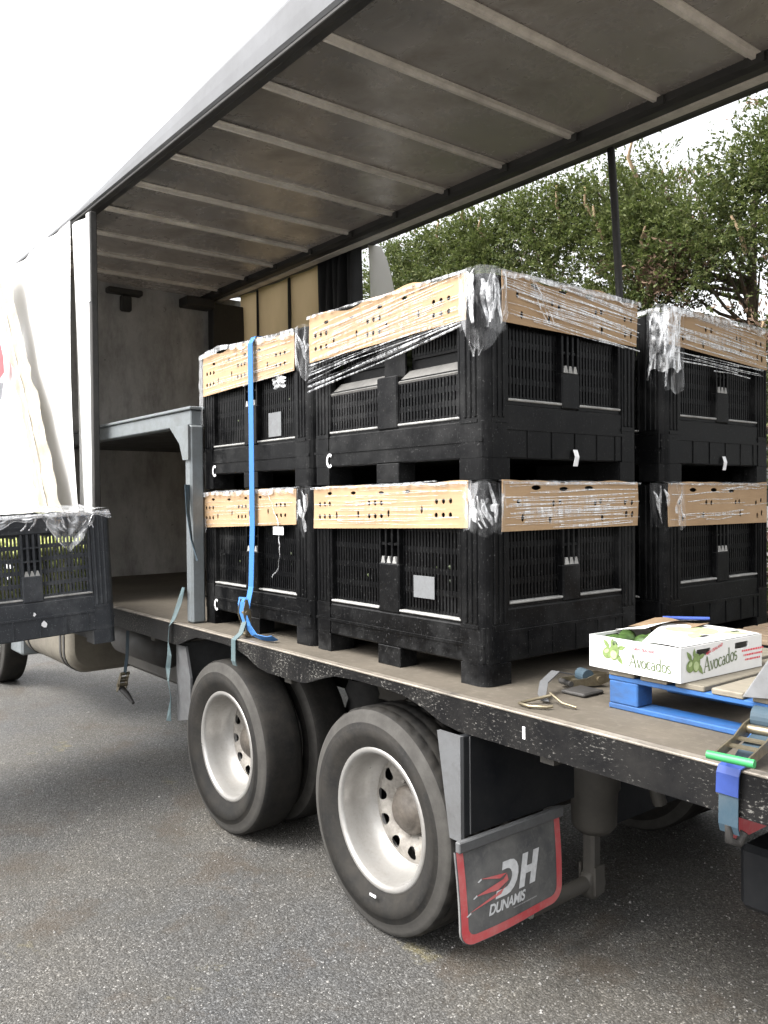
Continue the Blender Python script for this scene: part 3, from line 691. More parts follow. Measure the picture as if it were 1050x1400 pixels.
# mezzanine frame
mz = thing('mezzanine_frame', None, None); mz.parent = T
MB().box((XB+.001, .10, 2.312), (-4.70, .18, 2.405), 0, .006).build('beam', M_post, mz)
MB().box((XB+.001, .085, 2.406), (-4.68, .30, 2.425), 0, .004).build('beam_cap', M_post, mz)
MB().box((-4.735, .075, D+.001), (-4.655, .165, 2.311), 0, .012).build('post', M_post, mz)
MB().prism([(-4.92, 2.311), (-4.66, 2.311), (-4.66, 2.10), (-4.735, 2.10), (-4.78, 2.20)], .062, .074, lambda u, v, d: (u, d, v)).build('gusset', M_post, mz)
MB().box((-4.75, .19, 2.30), (-4.67, 2.3, 2.40), 0, .006).build('cross_beam', M_dark, mz)
MB().box((XB+.001, .181, 2.36), (-4.76, 2.34, 2.395)).build('floor', M_dark, mz)
MB().tube([(-4.70, 2.25, D), (-4.70, 2.25, 2.3)], .04, 10).build('post', M_post, mz)
# near curtain: pulled forward, hanging beside the bulkhead, with dirty hem strap, printed marks, inner flap and pole
nc = thing('side_curtain', None, None); nc.parent = T
def curtfn(u, v, off=0):
    x = -8.5+(2.17+.30*(1-math.sin(PI*.5*min(1, v*1.15))**1.2)*0)*u
    # trailing edge: x -6.48 at the top to -6.20 lower down
    xe = -6.47+.27*(1-v)**.8; x = -9.2+(xe+9.2)*u
    z = 1.0+(3.988-1.0)*v
    y = -.03+.013*math.sin(x*6.5+v*1.4)+.006*math.sin(x*15-v*2)-.04*math.sin(PI*(1-v))*u
    return (x, y-off, z)
MB().grid(70, 24, lambda u, v: curtfn(u, v)).build('curtain_sheet', M_curtain, nc)
hb = MB()
hp = [(-7.86, 4.00), (-7.50, 3.46), (-7.22, 3.05), (-6.98, 2.75), (-6.76, 2.42), (-6.58, 2.11), (-6.40, 1.82), (-6.1, 1.35)]
def hemfn(u, v):
    k = u*(len(hp)-1); i = min(int(k), len(hp)-2); t = k-i; x = hp[i][0]*(1-t)+hp[i+1][0]*t; z = hp[i][1]*(1-t)+hp[i+1][1]*t
    wd = .34*(.75+.25*u)+.05*fbm((u*9, 3.3, 0), 2); xx = x-(v-.1)*wd*1.6; b = math.sin(PI*v)*.03+.022*fbm((u*14, v*3, 1), 3)
    return (xx, -.165-b, z-(v-.5)*.03)
hb.grid(50, 7, hemfn).build('hem_strap', M_hem, nc)
MB().tube([hemfn(k/20, .42)[:1]+(-.205,)+hemfn(k/20, .42)[2:] for k in range(21)], .008, 6).build('hem_cord', M_curtain, nc)
for k, (x0, x1) in enumerate(((-7.05, -6.62), (-6.98, -6.55))): MB().strap([(x0, -.13, 2.42), (x1, -.14, 1.2)], .018, .004, (1, 0, 0)).build('tension_strap', M_greygalv, nc)
MB().box((-7.06, -.155, 2.34), (-6.97, -.125, 2.45), 0, .005).build('strap_buckle', M_hem, nc)
for poly, mt in (([(-8.16, 3.36), (-8.02, 3.16), (-8.0, 3.02), (-8.19, 2.97)], M_redprint), ([(-8.33, 2.60), (-8.22, 2.44), (-8.30, 2.34), (-8.36, 2.36)], M_redprint), ([(-8.17, 2.95), (-8.03, 2.93), (-8.10, 2.80), (-8.2, 2.78)], M_greyprint)):
    pb = MB(); flat(pb, [poly], lambda a, b: (a, -.128, b)); pb.build('print', mt, nc)
MB().grid(10, 20, lambda u, v: (-6.50+.40*u+.16*(1-v)*(1-u)*.5, -.005+.02*math.sin(u*6+v*3), 1.05+2.9*v)).build('inner_flap', M_curtain, nc)
MB().box((-6.10, -.02, D+.0), (-6.05, .03, ZR-.05), 0, .006).build('curtain_pole', M_dark, nc)
MB().box((-6.115, -.028, 3.30), (-6.055, -.021, ZR-.06)).build('pole_cover', M_curtain, nc)
# far side: tan curtain lit from outside, gathered black end, white loose flap, slim pole
fc = thing('far_curtain', None, None); fc.parent = T
ed = [-8.1, -7.72, -7.1, -6.5]
for a, b in zip(ed[:-1], ed[1:]):
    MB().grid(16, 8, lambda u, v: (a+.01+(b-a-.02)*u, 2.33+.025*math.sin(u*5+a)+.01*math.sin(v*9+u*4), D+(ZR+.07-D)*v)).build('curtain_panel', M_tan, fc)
for x in ed[1:]: MB().box((x-.02, 2.30, D), (x+.02, 2.36, ZR+.06), 0, .01).build('curtain_post', M_dark, fc)
MB().grid(60, 12, lambda u, v: (-6.5+.62*u, 2.27+.05*math.sin(u*38+math.sin(v*3)*1.2)+.03*math.sin(u*17+v*2), D+(ZR+.06-D)*v)).build('gathered_curtain', M_blackcurt, fc)
MB().grid(14, 12, lambda u, v: (-5.88+.50*u*(1-v)**.7+.04, 2.335+.12*u+.03*math.sin(u*5+v*3), 2.3+(4.09-2.3)*v)).build('loose_flap', M_flapcloth, fc)
MB().tube([(-3.235, 2.262, 4.03), (-3.225, 2.258, 3.93), (-3.195, 2.25, 3.6), (-3.167, 2.25, 3.1), (-3.14, 2.25, 2.2), (-3.12, 2.25, D)], .024, 10).build('side_pole', M_dark, T)

# ------------------------------------------------------------------ bins
HB = .813
def slots(u0, u1, z0, z1, fn, rows=5, pitch=.0205, bar=.0115):
    mb = MB(); n = max(3, round((u1-u0)/pitch)); p = (u1-u0)/n
    for k in range(n+1):
        c_ = u0+p*k; mb.box(fn(c_-bar/2, z0, .0), fn(c_+bar/2, z1, .009))
    hz = (z1-z0)/rows
    for r in range(rows+1):
        c_ = z0+hz*r; mb.box(fn(u0, c_-.012, .002), fn(u1, c_+.012, .0115))
    return mb
def side_fn(side):
    # (u along the face, z, depth inwards) -> local xyz
    return {'near': lambda u, z, d: (u, -.5+d, z), 'far': lambda u, z, d: (u, .5-d, z), 'rear': lambda u, z, d: (.6-d, u, z), 'front': lambda u, z, d: (-.6+d, u, z)}[side]
def make_bin(gate=False, mat=None, tagl=None):
    mat = mat or M_bin
    t = thing('plastic_bin', None, 'bin', group='black slotted plastic bins')
    # base: beam band with fork openings, feet, floor
    b = MB()
    for s_ in ('near', 'far'):
        f = side_fn(s_); b.box(f(-.585, .085, .004), f(.585, .235, .06), 0, .006); b.box(f(-.585, .150, -.001), f(.585, .162, .004))
        b.box(f(-.088, 0, .003), f(.07, .0849, .10), 0, .002)
    for s_ in ('rear', 'front'):
        f = side_fn(s_); b.box(f(-.43, .085, .004), f(.43, .30, .06), 0, .006); b.box(f(-.43, .20, -.001), f(.43, .212, .004)); 
        for u in (-.25, -.1, .05, .2, .33): b.box(f(u-.004, .09, .0), f(u+.004, .199, .004))
    b.box((-.57, -.47, .0851), (.57, .47, .11)); b.box((-.57, .40, .002), (.57, .43, .0849)); b.box((-.55, -.40, .002), (-.52, .3999, .0849))  # last two bars added to stop light showing through the fork gaps
    b.build('base', mat, t)
    def foot(sx, sy):
        m_ = MB(); n = 6; r = .045; cx, cy = sx*.6, sy*.5
        arc = [(cx-sx*r+sx*r*math.sin(PI/2*k/n), cy-sy*r+sy*r*math.cos(PI/2*k/n)) for k in range(n+1)]
        poly = [(cx-sx*.142, cy)]+arc+[(cx, cy-sy*.14), (cx-sx*.142, cy-sy*.14)]
        return m_, poly
    for sx in (-1, 1):
        for sy in (-1, 1):
            m_, poly = foot(sx, sy)
            m_.prism(poly, 0, .0849, lambda u, v, d: (u, v, d)); m_.build('foot', mat, t)
            p_ = MB(); n = 6; r = .045; cx, cy = sx*.6, sy*.5
            arc = [(cx-sx*r+sx*r*math.sin(PI/2*k/n), cy-sy*r+sy*r*math.cos(PI/2*k/n)) for k in range(n+1)]
            inner = [(cx-sx*(.03+r*.3)+sx*r*.3*math.sin(PI/2*k/n), cy-sy*(.03+r*.3)+sy*r*.3*math.cos(PI/2*k/n)) for k in range(n, -1, -1)]
            pol = [(cx-sx*.135, cy)]+arc+[(cx, cy-sy*.125), (cx-sx*.03, cy-sy*.125)]+inner+[(cx-sx*.135, cy-sy*.03)]
            # L section: build as strip faces
            z0, z1 = .086, .80
            p_.add([(u, v, z0) for u, v in pol]+[(u, v, z1) for u, v in pol], [(i, (i+1) % len(pol), len(pol)+(i+1) % len(pol), len(pol)+i) for i in range(len(pol))], 0, False)
            h_ = len(pol)//2
            p_.add([(u, v, z1) for u, v in pol], [(i, i+1, len(pol)-2-i, len(pol)-1-i) for i in range(h_-1)])
            for q in (.05, .078, .106):
                p_.box((cx-sx*(q+.006), cy+sy*.006, .245), (cx-sx*(q-.006), cy-sy*.002, .795), 0, .003)
                p_.box((cx+sx*.006, cy-sy*(q+.006), .245), (cx-sx*.002, cy-sy*(q-.006), .795), 0, .003)
            p_.box((cx-sx*.14, cy+sy*.003, .225), (cx-sx*.04, cy-sy*.01, .238)); p_.box((cx+sx*.003, cy-sy*.13, .225), (cx-sx*.01, cy-sy*.04, .238))
            p_.build('corner_post', mat, t)
    rim = MB()
    for s_, L in (('near', .465), ('far', .465), ('rear', .375), ('front', .375)):
        f = side_fn(s_); rim.box(f(-L, .70, .006), f(L, .798, .045), 0, .005); rim.box(f(-L, .735, .0), f(L, .747, .006))
    rim.build('top_rim', mat, t)
    for s_ in ('near', 'rear', 'far', 'front'):
        f = side_fn(s_); lip = .245 if s_ in ('near', 'far') else .315
        wins = ((-.455, -.08), (.065, .455)) if s_ in ('near', 'far') else ((-.362, -.035), (.082, .37))
        top = .699
        g_ = gate and s_ == 'near'
        for (a, c_) in wins:
            if g_:
                slots(a, c_, lip+.01, .435, lambda u, z, d: f(u, z, .012+d), 3).build('slotted_panel', mat, t)
                lp = MB(); P = [f(a, .436, .008), f(c_, .436, .008), f(c_-.0, .492, .075), f(a, .492, .075)]
                Q = [f(a, .428, .012), f(c_, .428, .012), f(c_, .482, .080), f(a, .482, .080)]
                lp.add(P+Q, [(0, 1, 2, 3), (7, 6, 5, 4), (0, 4, 5, 1), (2, 6, 7, 3), (1, 5, 6, 2), (0, 3, 7, 4)]); lp.build('dusty_ledge', M_ledge, t)
                slots(a+.02, c_-.01, .55, .70, lambda u, z, d: f(u, z, .078+d), 2).build('slotted_panel', mat, t); MB().box(f(a, .484, .090), f(c_, .70, .096)).build('inner_panel', mat, t)
            else:
                slots(a, c_, lip+.012, top, lambda u, z, d: f(u, z, .03+d)).build('slotted_panel', mat, t)
            MB().box(f(a, lip, .002), f(c_, lip+.010, .034), 0, .003).build('lip', M_worn, t)
        # frame round the windows
        e0, e1 = (-.47, .47) if s_ in ('near', 'far') else (-.38, .38)
        fm_ = MB(); 
        fm_.box(f(e0, lip-.06 if s_ in ('near', 'far') else lip-.014, .010), f(e1, lip-.0005, .045))
        for u in (wins[0][0], wins[1][1]): fm_.box(f(u-.012, lip, .004), f(u+.004, .699, .04), 0, .004)
        fm_.build('panel_frame', mat, t)
        ctr = (wins[0][1]+wins[1][0])/2; hw = (wins[1][0]-wins[0][1])/2
        cp = MB(); ph = .455 if not g_ else .47
        cp.box(f(ctr-hw, .236 if s_ in ('near', 'far') else .301, .0015), f(ctr+hw, ph, .05), 0, .006)
        cp.box(f(ctr-hw, ph, .05), f(ctr+hw, .699, .06))
        if not g_:
            for q in (-1, -.33, .33, 1): cp.box(f(ctr+q*(hw-.007)-.006, ph, .006), f(ctr+q*(hw-.007)+.006, .699, .05))
            for z in (.54, .62): cp.box(f(ctr-hw, z-.005, .012), f(ctr+hw, z+.005, .05))
        cp.build('centre_post', mat, t)
        lt = MB()
        for q in (-.66, 0, .66):
            x = ctr+q*(hw-.012); w_ = .014
            lt.prism([(x-w_, ph), (x+w_, ph), (x+w_*.3, ph+.03), (x-w_*.3, ph+.03)], .004, .02, lambda u, v, d: f(u, v, d))
        if not g_: lt.build('latch', M_worn, t)
    return t
def av_mesh():
    mb = MB(); ico = bmesh.new(); bmesh.ops.create_icosphere(ico, subdivisions=1, radius=1); ico.verts.index_update()
    iv = [v.co.copy() for v in ico.verts]; jf = [tuple(v.index for v in f.verts) for f in ico.faces]; ico.free()
    def ell(p):
        q = Matrix.Rotation(random.random()*6, 3, 'X') @ Matrix.Rotation(random.random()*6, 3, 'Z'); s_ = random.uniform(.9, 1.1)
        mb.add([tuple(Vector(p)+q @ Vector((v.x*.031*s_, v.y*.031*s_, v.z*.045*s_))) for v in iv], jf, 0, True)
    for a in range(15):
        for z in range(10):
            zz = .14+.05*z+random.uniform(-.012, .012)
            if abs(a-7) < 8: ell((-.49+.07*a+random.uniform(-.012, .012), -.415+random.uniform(-.012, .02), zz))
            if a < 12: ell((.51+random.uniform(-.02, .012), -.39+.07*a+random.uniform(-.012, .012), zz))
    for z in (.3, .5, .66): pass
    for a in range(15):
        for b in range(11): ell((-.49+.07*a, -.34+.07*b, .60+random.uniform(-.02, .02)))
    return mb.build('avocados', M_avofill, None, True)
AV = av_mesh()
bin0 = make_bin(); bing = make_bin(True); bind = make_bin(False, M_bin_dusty)
XM, YM = -2.297-.6, .185+.5
G = 1.2+.0234
spots = [
    (bin0, (XM, YM, D+.001), 'black slotted bin at the bottom of the middle stack, with the pale label pocket'),
    (bing, (XM, YM, D+HB), 'black bin on top of the middle stack, its near gate lowered to a dusty ledge'),
    (None, (XM-G, YM, D+.001), 'black bin at the bottom of the front stack, behind the ratchet buckle'),
    (None, (XM-G, YM, D+HB), 'black bin on top of the front stack with a grey label beside the blue strap'),
    (None, (XM+.012, YM+1.19, D+.001), 'black bin at the bottom of the rear right stack, behind the avocado box'),
    (None, (XM+.012, YM+1.19, D+HB), 'black bin on top of the rear right stack, cardboard round its top'),
    (bind, (-5.7, -.72, .965), 'dusty dark grey bin held up outside the truck by the forklift')]
bins = []
for src, loc, lab in spots:
    o = src if src else copy_tree(bin0)
    o.location = loc; o['label'] = lab; bins.append(o)
bins[6].rotation_euler = (math.radians(2.6), 0, 0)
for i, b in enumerate(bins):
    a = link('avocados', AV); a.location = b.location+Vector((0, .055 if i == 1 else 0, 0)); a.rotation_euler = b.rotation_euler
    tag(a, ['green avocados filling the bottom bin of the middle stack', 'green avocados filling the half open top bin of the middle stack', 'green avocados filling the bottom bin of the front stack', 'green avocados filling the top bin of the front stack', 'green avocados filling the bottom bin of the rear right stack', 'green avocados filling the top bin of the rear right stack', 'green avocados, coloured as if brightly lit, showing through the slots of the raised bin'][i], 'avocados', None, 'stuff')
    if i == 6: a.material_slots[0].link = 'OBJECT'; a.material_slots[0].material = M_avolit
# pale pockets, C marks, tags on the bins
def on_bin(i, name, side, u0, z0, u1, z1, mat, d=-.002, th=.003):
    f = side_fn(side); return MB().box(f(u0, z0, d-th), f(u1, z1, d), 0, .001).build(name, mat, bins[i])
pk = on_bin(0, 'label_pocket', 'near', .14, .315, .275, .41, M_pocket, .026); on_bin(3, 'label_pocket', 'near', .155, .27, .285, .40, M_pocket, .026)
on_bin(2, 'paper_tag', 'near', .235, .555, .34, .60, M_tagwhite, .0)
def cmark(i, u, z):
    f = side_fn('near'); mb = MB()
    pts = [(u+.022*math.cos(math.radians(a)), z+.028*math.sin(math.radians(a))) for a in range(50, 320, 20)]
    for p, q in zip(pts[:-1], pts[1:]):
        t_ = Vector((q[0]-p[0], q[1]-p[1])).normalized()*.007; nx, ny = -t_[1], t_[0]
        mb.add([f(p[0]-nx, p[1]-ny, -.003), f(q[0]-nx, q[1]-ny, -.003), f(q[0]+nx, q[1]+ny, -.003), f(p[0]+nx, p[1]+ny, -.003)], [(0, 1, 2, 3)])
    mb.build('letter_mark', M_tagwhite, bins[i])
cmark(1, -.45, .116); cmark(3, -.435, .105); cmark(2, -.43, .118)
def hang_tag(i, u, z):
    f = side_fn('rear'); mb = MB(); mb.strap([f(u, z+.03, -.004), f(u+.003, z, -.012), f(u-.002, z-.04, -.006)], .028, .002, (0, 1, 0)); mb.build('paper_tag', M_tagwhite, bins[i])
hang_tag(1, .04, .10); hang_tag(5, .02, .10)
def splash(i, side, u, z, r, k=7):
    f = side_fn(side); mb = MB(); flat(mb, [[(u+r*random.uniform(.4, 1.2)*math.cos(2*PI*j/k), z+r*random.uniform(.4, 1.2)*math.sin(2*PI*j/k)) for j in range(k)]], lambda a, b: f(a, b, .0008)); mb.build('white_mark', M_tagwhite, bins[i])
splash(6, 'rear', .02, .23, .012); splash(6, 'rear', .075, .165, .022)

# ------------------------------------------------------------------ cardboard sheets round the bin tops, film over them
def sheet(label, P, holes, wave=.006, seed=0):
    """P: four world corners TL TR BR BL (a vertical plane); holes: (u, v, ru, rv) metres from lower left"""
    TL, TR, BR, BL = [Vector(p) for p in P]; W_ = (TR-TL).length; H_ = (TL-BL).length; rr = random.Random(seed)
    nrm = (TR-TL).cross(BL-TL).normalized()
    bm = bmesh.new(); es = []
    def loop(pts):
        vs = [bm.verts.new((a, b, 0)) for a, b in pts]; es.extend(bm.edges.new((vs[i], vs[(i+1) % len(vs)])) for i in range(len(vs)))
    nb = 28; top = [(W_*(1-k/nb), H_) for k in range(nb)]; bot = [(W_*k/nb, 0) for k in range(nb)]
    loop(bot+[(W_, 0), (W_, H_*.5)]+top+[(0, H_), (0, H_*.5)])
    for (u, v, ru, rv) in holes:
        if not(ru*1.3 < u < W_-ru*1.3 and rv*1.3 < v < H_-rv*1.3): continue
        loop([(u+ru*math.cos(2*PI*k/10), v+rv*math.sin(2*PI*k/10)) for k in range(10)])
    bmesh.ops.triangle_fill(bm, edges=es, use_beauty=True)
    ph = rr.uniform(0, 9)
    for v in bm.verts:
        a, b = v.co.x/W_, v.co.y/H_
        p = (BL*(1-a)+BR*a)*(1-b)+(TL*(1-a)+TR*a)*b
        lift = wave*b**3*(math.sin(a*9+ph)+.6*math.sin(a*23+ph*2))
        v.co = p-nrm*(0)+Vector((0, 0, lift))+nrm*(.005*math.sin(a*7+ph)*math.sin(b*2.5)*(1 if b < .98 else .4))*-1
    me = bpy.data.meshes.new('cardboard_sheet'); bmesh.ops.recalc_face_normals(bm, faces=bm.faces[:]); bm.to_mesh(me); bm.free(); me.materials.append(M_card)
    o = link('cardboard_sheet', me); m_ = o.modifiers.new('thick', 'SOLIDIFY'); m_.thickness = .004; m_.offset = 0
    return tag(o, label, 'cardboard', 'cardboard sheets wrapped round the bin tops')
def near_holes(W_, H_, rr):
    h = []
    for g_ in (.05, .42, .83):
        for k in range(3):
            for v in (.62, .30): h.append(((g_+.040*k)*W_, v*H_, .0105, .0125))
    for u in (.185, .345, .545, .745): h.append((u*W_, (.36+rr.uniform(-.03, .08))*H_, .008, .018))
    for u in (.13, .31, .50, .66): h.append((u*W_, .88*H_, .02, .008))
    return h
def side_holes(W_, H_, rr):
    h = []
    for u in (.10, .345, .395, .66, .70, .89, .945):
        h.append((u*W_, (.56+rr.uniform(-.03, .03))*H_, .0105, .013))
    for u in (.13, .32, .71, .90, .95): h.append((u*W_, (.24+rr.uniform(-.05, .03))*H_, .010, .016))
    for u in (.22, .42, .61): h.append((u*W_, .86*H_, .03, .010))
    return h
yn = .185-.012; xr = -2.297+.012; xr2 = xr+.012
T2 = D+2*HB; T1 = D+HB
rh = random.Random(5)
SH = [
 ('slanting cardboard strip on the long near side of the middle stack\'s top bin', [(-3.492, yn, T2+.022), (-2.375, yn, T2+.006), (-2.383, yn, 2.556), (-3.496, yn, 2.533)], near_holes(1.12, .2, rh)),
 ('film streaked cardboard strip on the right face of the middle stack\'s top bin', [(xr, .272, T2+.004), (xr, 1.161, T2-.004), (xr, 1.150, 2.536), (xr, .270, 2.544)], side_holes(.89, .2, rh)),
 ('cardboard strip on the near side of the middle stack\'s bottom bin', [(-3.472, yn, 1.912), (-2.378, yn, 1.919), (-2.380, yn, 1.735), (-3.476, yn, 1.711)], near_holes(1.09, .19, rh)),
 ('cardboard strip on the right face of the middle stack\'s bottom bin', [(xr, .266, 1.920), (xr, 1.155, 1.920), (xr, 1.154, 1.722), (xr, .264, 1.72)], side_holes(.89, .2, rh)),
 ('cardboard strip on the top bin of the front stack, crossed by the blue strap', [(-4.665, yn, T2+.0), (-3.638, yn, T2-.018), (-3.642, yn, 2.514), (-4.672, yn, 2.483)], near_holes(1.03, .21, rh)),
 ('torn looking cardboard strip on the bottom bin of the front stack behind the blue strap', [(-4.690, yn, 1.902), (-3.633, yn, 1.912), (-3.637, yn, 1.727), (-4.695, yn, 1.69)], near_holes(1.05, .19, rh)),
 ('cardboard strip on the top bin of the rear right stack, slanting down to the right', [(xr2, 1.395, T2+.012), (xr2, 2.318, T2+.008), (xr2, 2.317, 2.531), (xr2, 1.395, 2.575)], side_holes(.92, .2, rh)),
 ('cardboard strip on the bottom bin of the rear right stack', [(xr2, 1.39, 1.920), (xr2, 2.315, 1.920), (xr2, 2.314, 1.708), (xr2, 1.385, 1.71)], side_holes(.92, .2, rh))]
for i, (lab, P, h) in enumerate(SH): sheet(lab, P, h, .012 if i in (0, 1, 4, 6) else .004, i+3)

def ribbon(mb, p0, p1, w_, nrm, n=10, wob=.004, mi=0, rr=random):
    p0, p1, nrm = Vector(p0), Vector(p1), Vector(nrm).normalized(); t = (p1-p0).normalized(); s_ = nrm.cross(t).normalized()
    vs = []; ph = rr.uniform(0, 6); k1 = rr.uniform(3, 9)
    for i in range(n+1):
        u = i/n; c_ = p0.lerp(p1, u)+s_*wob*math.sin(u*k1+ph)+nrm*(wob*.5*math.sin(u*k1*1.7+ph)); ww = w_*(.45+.55*abs(math.sin(u*PI*1.3+ph)))
        vs += [tuple(c_-s_*ww/2), tuple(c_+nrm*ww*.35), tuple(c_+s_*ww/2)]
    mb.add(vs, [(i*3+k, i*3+k+1, i*3+k+4, i*3+k+3) for i in range(n) for k in range(2)], mi, True)
def crumple(p, amp, f, seed):
    q = Vector(p)*f+Vector((seed*3.1, seed*1.7, seed)); v = 0; a = 1
    for k in range(3):
        v += a*(1-2*abs(noise.noise(q))); q = q*2.05+Vector((5, 1, 2)); a *= .5
    return v*amp
def film(label, parts, parent_none=None):
    mb = MB()
    for p in parts: p(mb)
    o = mb.build('stretch_film', [M_film, M_film_streak, M_film_thin]); return tag(o, label, 'plastic film', 'clear film wrapped round the bins')
def corner_film(x, y, z0, z1, a_, b_, seed, pointed=True, off=.012, mi=0):
    """crumpled film hugging a bin's outer vertical corner (near/right): a_ along near face, b_ along right face"""
    def go(mb):
        L = a_+b_
        def fn(u, v):
            zt = z1-.004*math.sin(u*9); zb = z0+((abs(u-.5)*2)**1.5*(.45*(z1-z0)) if pointed else .01*math.sin(u*14)); z = zb+(zt-zb)*v
            s_ = u*L-a_; r = .05
            if s_ < -r: q = Vector((x+s_, y-off, 0)); nn = Vector((0, -1, 0))
            elif s_ > r: q = Vector((x+off, y+s_, 0)); nn = Vector((1, 0, 0))
            else:
                th = (s_+r)/(2*r)*PI/2; nn = Vector((math.sin(th), -math.cos(th), 0)); q = Vector((x-r, y+r, 0))+nn*(r+off)
            q.z = z; c_ = crumple((u*L*11, z*1.6, 0), .016, 1.0, seed)
            return tuple(q+nn*(max(-.008, c_)))
        mb.grid(46, 34, fn, mi)
        rr = random.Random(int(seed*10))
        for k in range(9):  # pale ribbons laid over the corner film as its highlights
            u0 = rr.uniform(.04, .96); u1 = min(.97, max(.03, u0+rr.uniform(-.25, .25))); v0, v1 = sorted((rr.uniform(.05, .6), rr.uniform(.5, .98)))
            vs = []; w_ = rr.uniform(.004, .011); m_ = 10; ph = rr.uniform(0, 6)
            for q in range(m_+1):
                t_ = q/m_; uu = u0+(u1-u0)*t_+.03*math.sin(t_*5+ph); vv = v0+(v1-v0)*t_; ww = w_*(.3+.7*math.sin(PI*(.1+.8*t_)))/(a_+b_)
                A = Vector(fn(uu-ww, vv)); B = Vector(fn(uu+ww, vv)); o_ = Vector((.35, -.35, 0))*.012
                vs += [tuple(A+o_), tuple((A+B)/2+o_*1.5), tuple(B+o_)]
            mb.add(vs, [(i*3+j, i*3+j+1, i*3+j+4, i*3+j+3) for i in range(m_) for j in range(2)], 1, True)
    return go
def streaks(n, plane, a0, a1, z0, z1, slope, seed, w_=(.003, .009), mi=1, off=.014, lenr=(.35, 1.0)):
    """plane 'near' y=yn or 'rear' x=given; random ribbons"""
    ax, val = plane; rr = random.Random(seed)
    def go(mb):
        for k in range(n):  # film ribbons, whitened to stand for the sheen over the cardboard
            L = (a1-a0)*rr.uniform(*lenr); s0 = rr.uniform(a0, a1-L); z = rr.uniform(z0, z1); dz = slope*L*rr.uniform(.7, 1.2)
            e0, e1 = z-dz*.5, z+dz*.5
            e0 = min(max(e0, z0-.02), z1+.004); e1 = min(max(e1, z0-.02), z1+.004)
            if ax == 'near': ribbon(mb, (s0, val-off, e0), (s0+L, val-off, e1), rr.uniform(*w_), (0, -1, 0), 12, .003, mi, rr)
            else: ribbon(mb, (val+off, s0, e0), (val+off, s0+L, e1), rr.uniform(*w_), (1, 0, 0), 12, .003, mi, rr)
    return go
def fringe(path, h, seed, nrm, mi=1, lift=.0):
    """crumpled top edge folding over the card"""
    pts = [Vector(p) for p in path]; nrm = Vector(nrm)
    def go(mb):
        def fn(u, v):
            k = u*(len(pts)-1); i = min(int(k), len(pts)-2); p = pts[i].lerp(pts[i+1], k-i)
            c_ = crumple((p.x*6, p.y*6, v*2), 1.0, 1.0, seed); dep = h*(.5+.5*abs(noise.noise(Vector((p.x*7, p.y*7, seed)))*2))
            if v < .5: return tuple(p-nrm*(.10*(.5-v))+Vector((0, 0, .004+lift+.005*c_)))
            return tuple(p+nrm*(.012+.004*c_)+Vector((0, 0, lift+.004*c_*(1-v)-(v-.5)*2*dep)))
        mb.grid(90, 6, fn, mi)
    return go
film('clear film over the middle stack\'s top bin, in ropes below the slanting cardboard', [
    corner_film(-2.297, .185, 2.42, T2+.012, .115, .105, 1.3), corner_film(-2.297, .185, 2.50, T2+.008, .10, .09, 4.1, False, .018),
    streaks(44, ('rear', xr), .27, 1.17, 2.54, T2, -.10, 2, (.002, .008), 1, .008), streaks(34, ('near', yn), -3.50, -2.38, 2.56, T2, .09, 3, (.002, .006), 1, .008),
    lambda mb: [ribbon(mb, (-3.50, .165, 2.385+.012*k+random.uniform(-.006, .006)), (-2.40-.05*(k % 3), .162, 2.535+.004*k), random.uniform(.004, .011), (0, -1, 0), 16, .006, (1, 0, 1)[k % 3]) for k in range(13)],
    fringe([(-3.50, yn, T2+.020), (-2.95, yn, T2+.012), (-2.36, yn, T2+.006)], .014, 2.2, (0, -1, 0)), fringe([(xr, .24, T2+.002), (xr, .7, T2+.006), (xr, 1.17, T2-.004)], .03, 3.2, (1, 0, 0)),
    lambda mb: [ribbon(mb, (xr+.012, .42+.02*k, T2), (xr+.012, .53+.018*k, 2.57), .006, (1, 0, 0), 10, .008, 1) for k in range(3)],
    lambda mb: [ribbon(mb, (-2.36+.03*k, .165, 2.52), (-2.335+.014*k, .158, 2.40), .012, (0, -1, 0), 8, .006, 0) for k in range(4)]])
film('clear film round the middle stack\'s bottom bin, bunched at its near corner', [
    corner_film(-2.297, .185, 1.70, 1.921, .10, .095, 2.3), corner_film(-2.297, .185, 1.72, 1.915, .08, .08, 6.1, False, .016),
    streaks(34, ('rear', xr), .27, 1.16, 1.73, 1.92, .02, 12, (.002, .007), 1, .008), streaks(18, ('near', yn), -3.47, -2.38, 1.74, 1.92, .015, 13, (.002, .005), 1, .008),
    fringe([(-3.48, yn, 1.908), (-2.37, yn, 1.914)], .007, 5.2, (0, -1, 0)), fringe([(xr, .26, 1.914), (xr, 1.16, 1.914)], .007, 6.2, (1, 0, 0))])
film('clear film over the top bin of the front stack', [
    corner_film(-3.52, .185, 2.45, T2-.01, .10, .05, 3.3, True), streaks(22, ('near', yn), -4.68, -3.62, 2.50, 2.72, .03, 22, (.002, .006), 1, .008),
    fringe([(-4.70, yn, T2-.005), (-4.45, yn, T2+.018), (-4.2, yn, T2-.002), (-3.62, yn, T2-.016)], .045, 8.2, (0, -1, 0)),
    lambda mb: mb.grid(10, 26, lambda u, v: (-4.712+.05*u, .160+crumple((u*3, v*8, 0), .004, 1, 4), 2.05+.67*v), 2),
    lambda mb: mb.grid(8, 8, lambda u, v: (-3.86+.13*u, .155+crumple((u*3, v*3, 0), .02, 1, 6), 2.44+.07*v*(1-.5*abs(u-.5))), 1)])
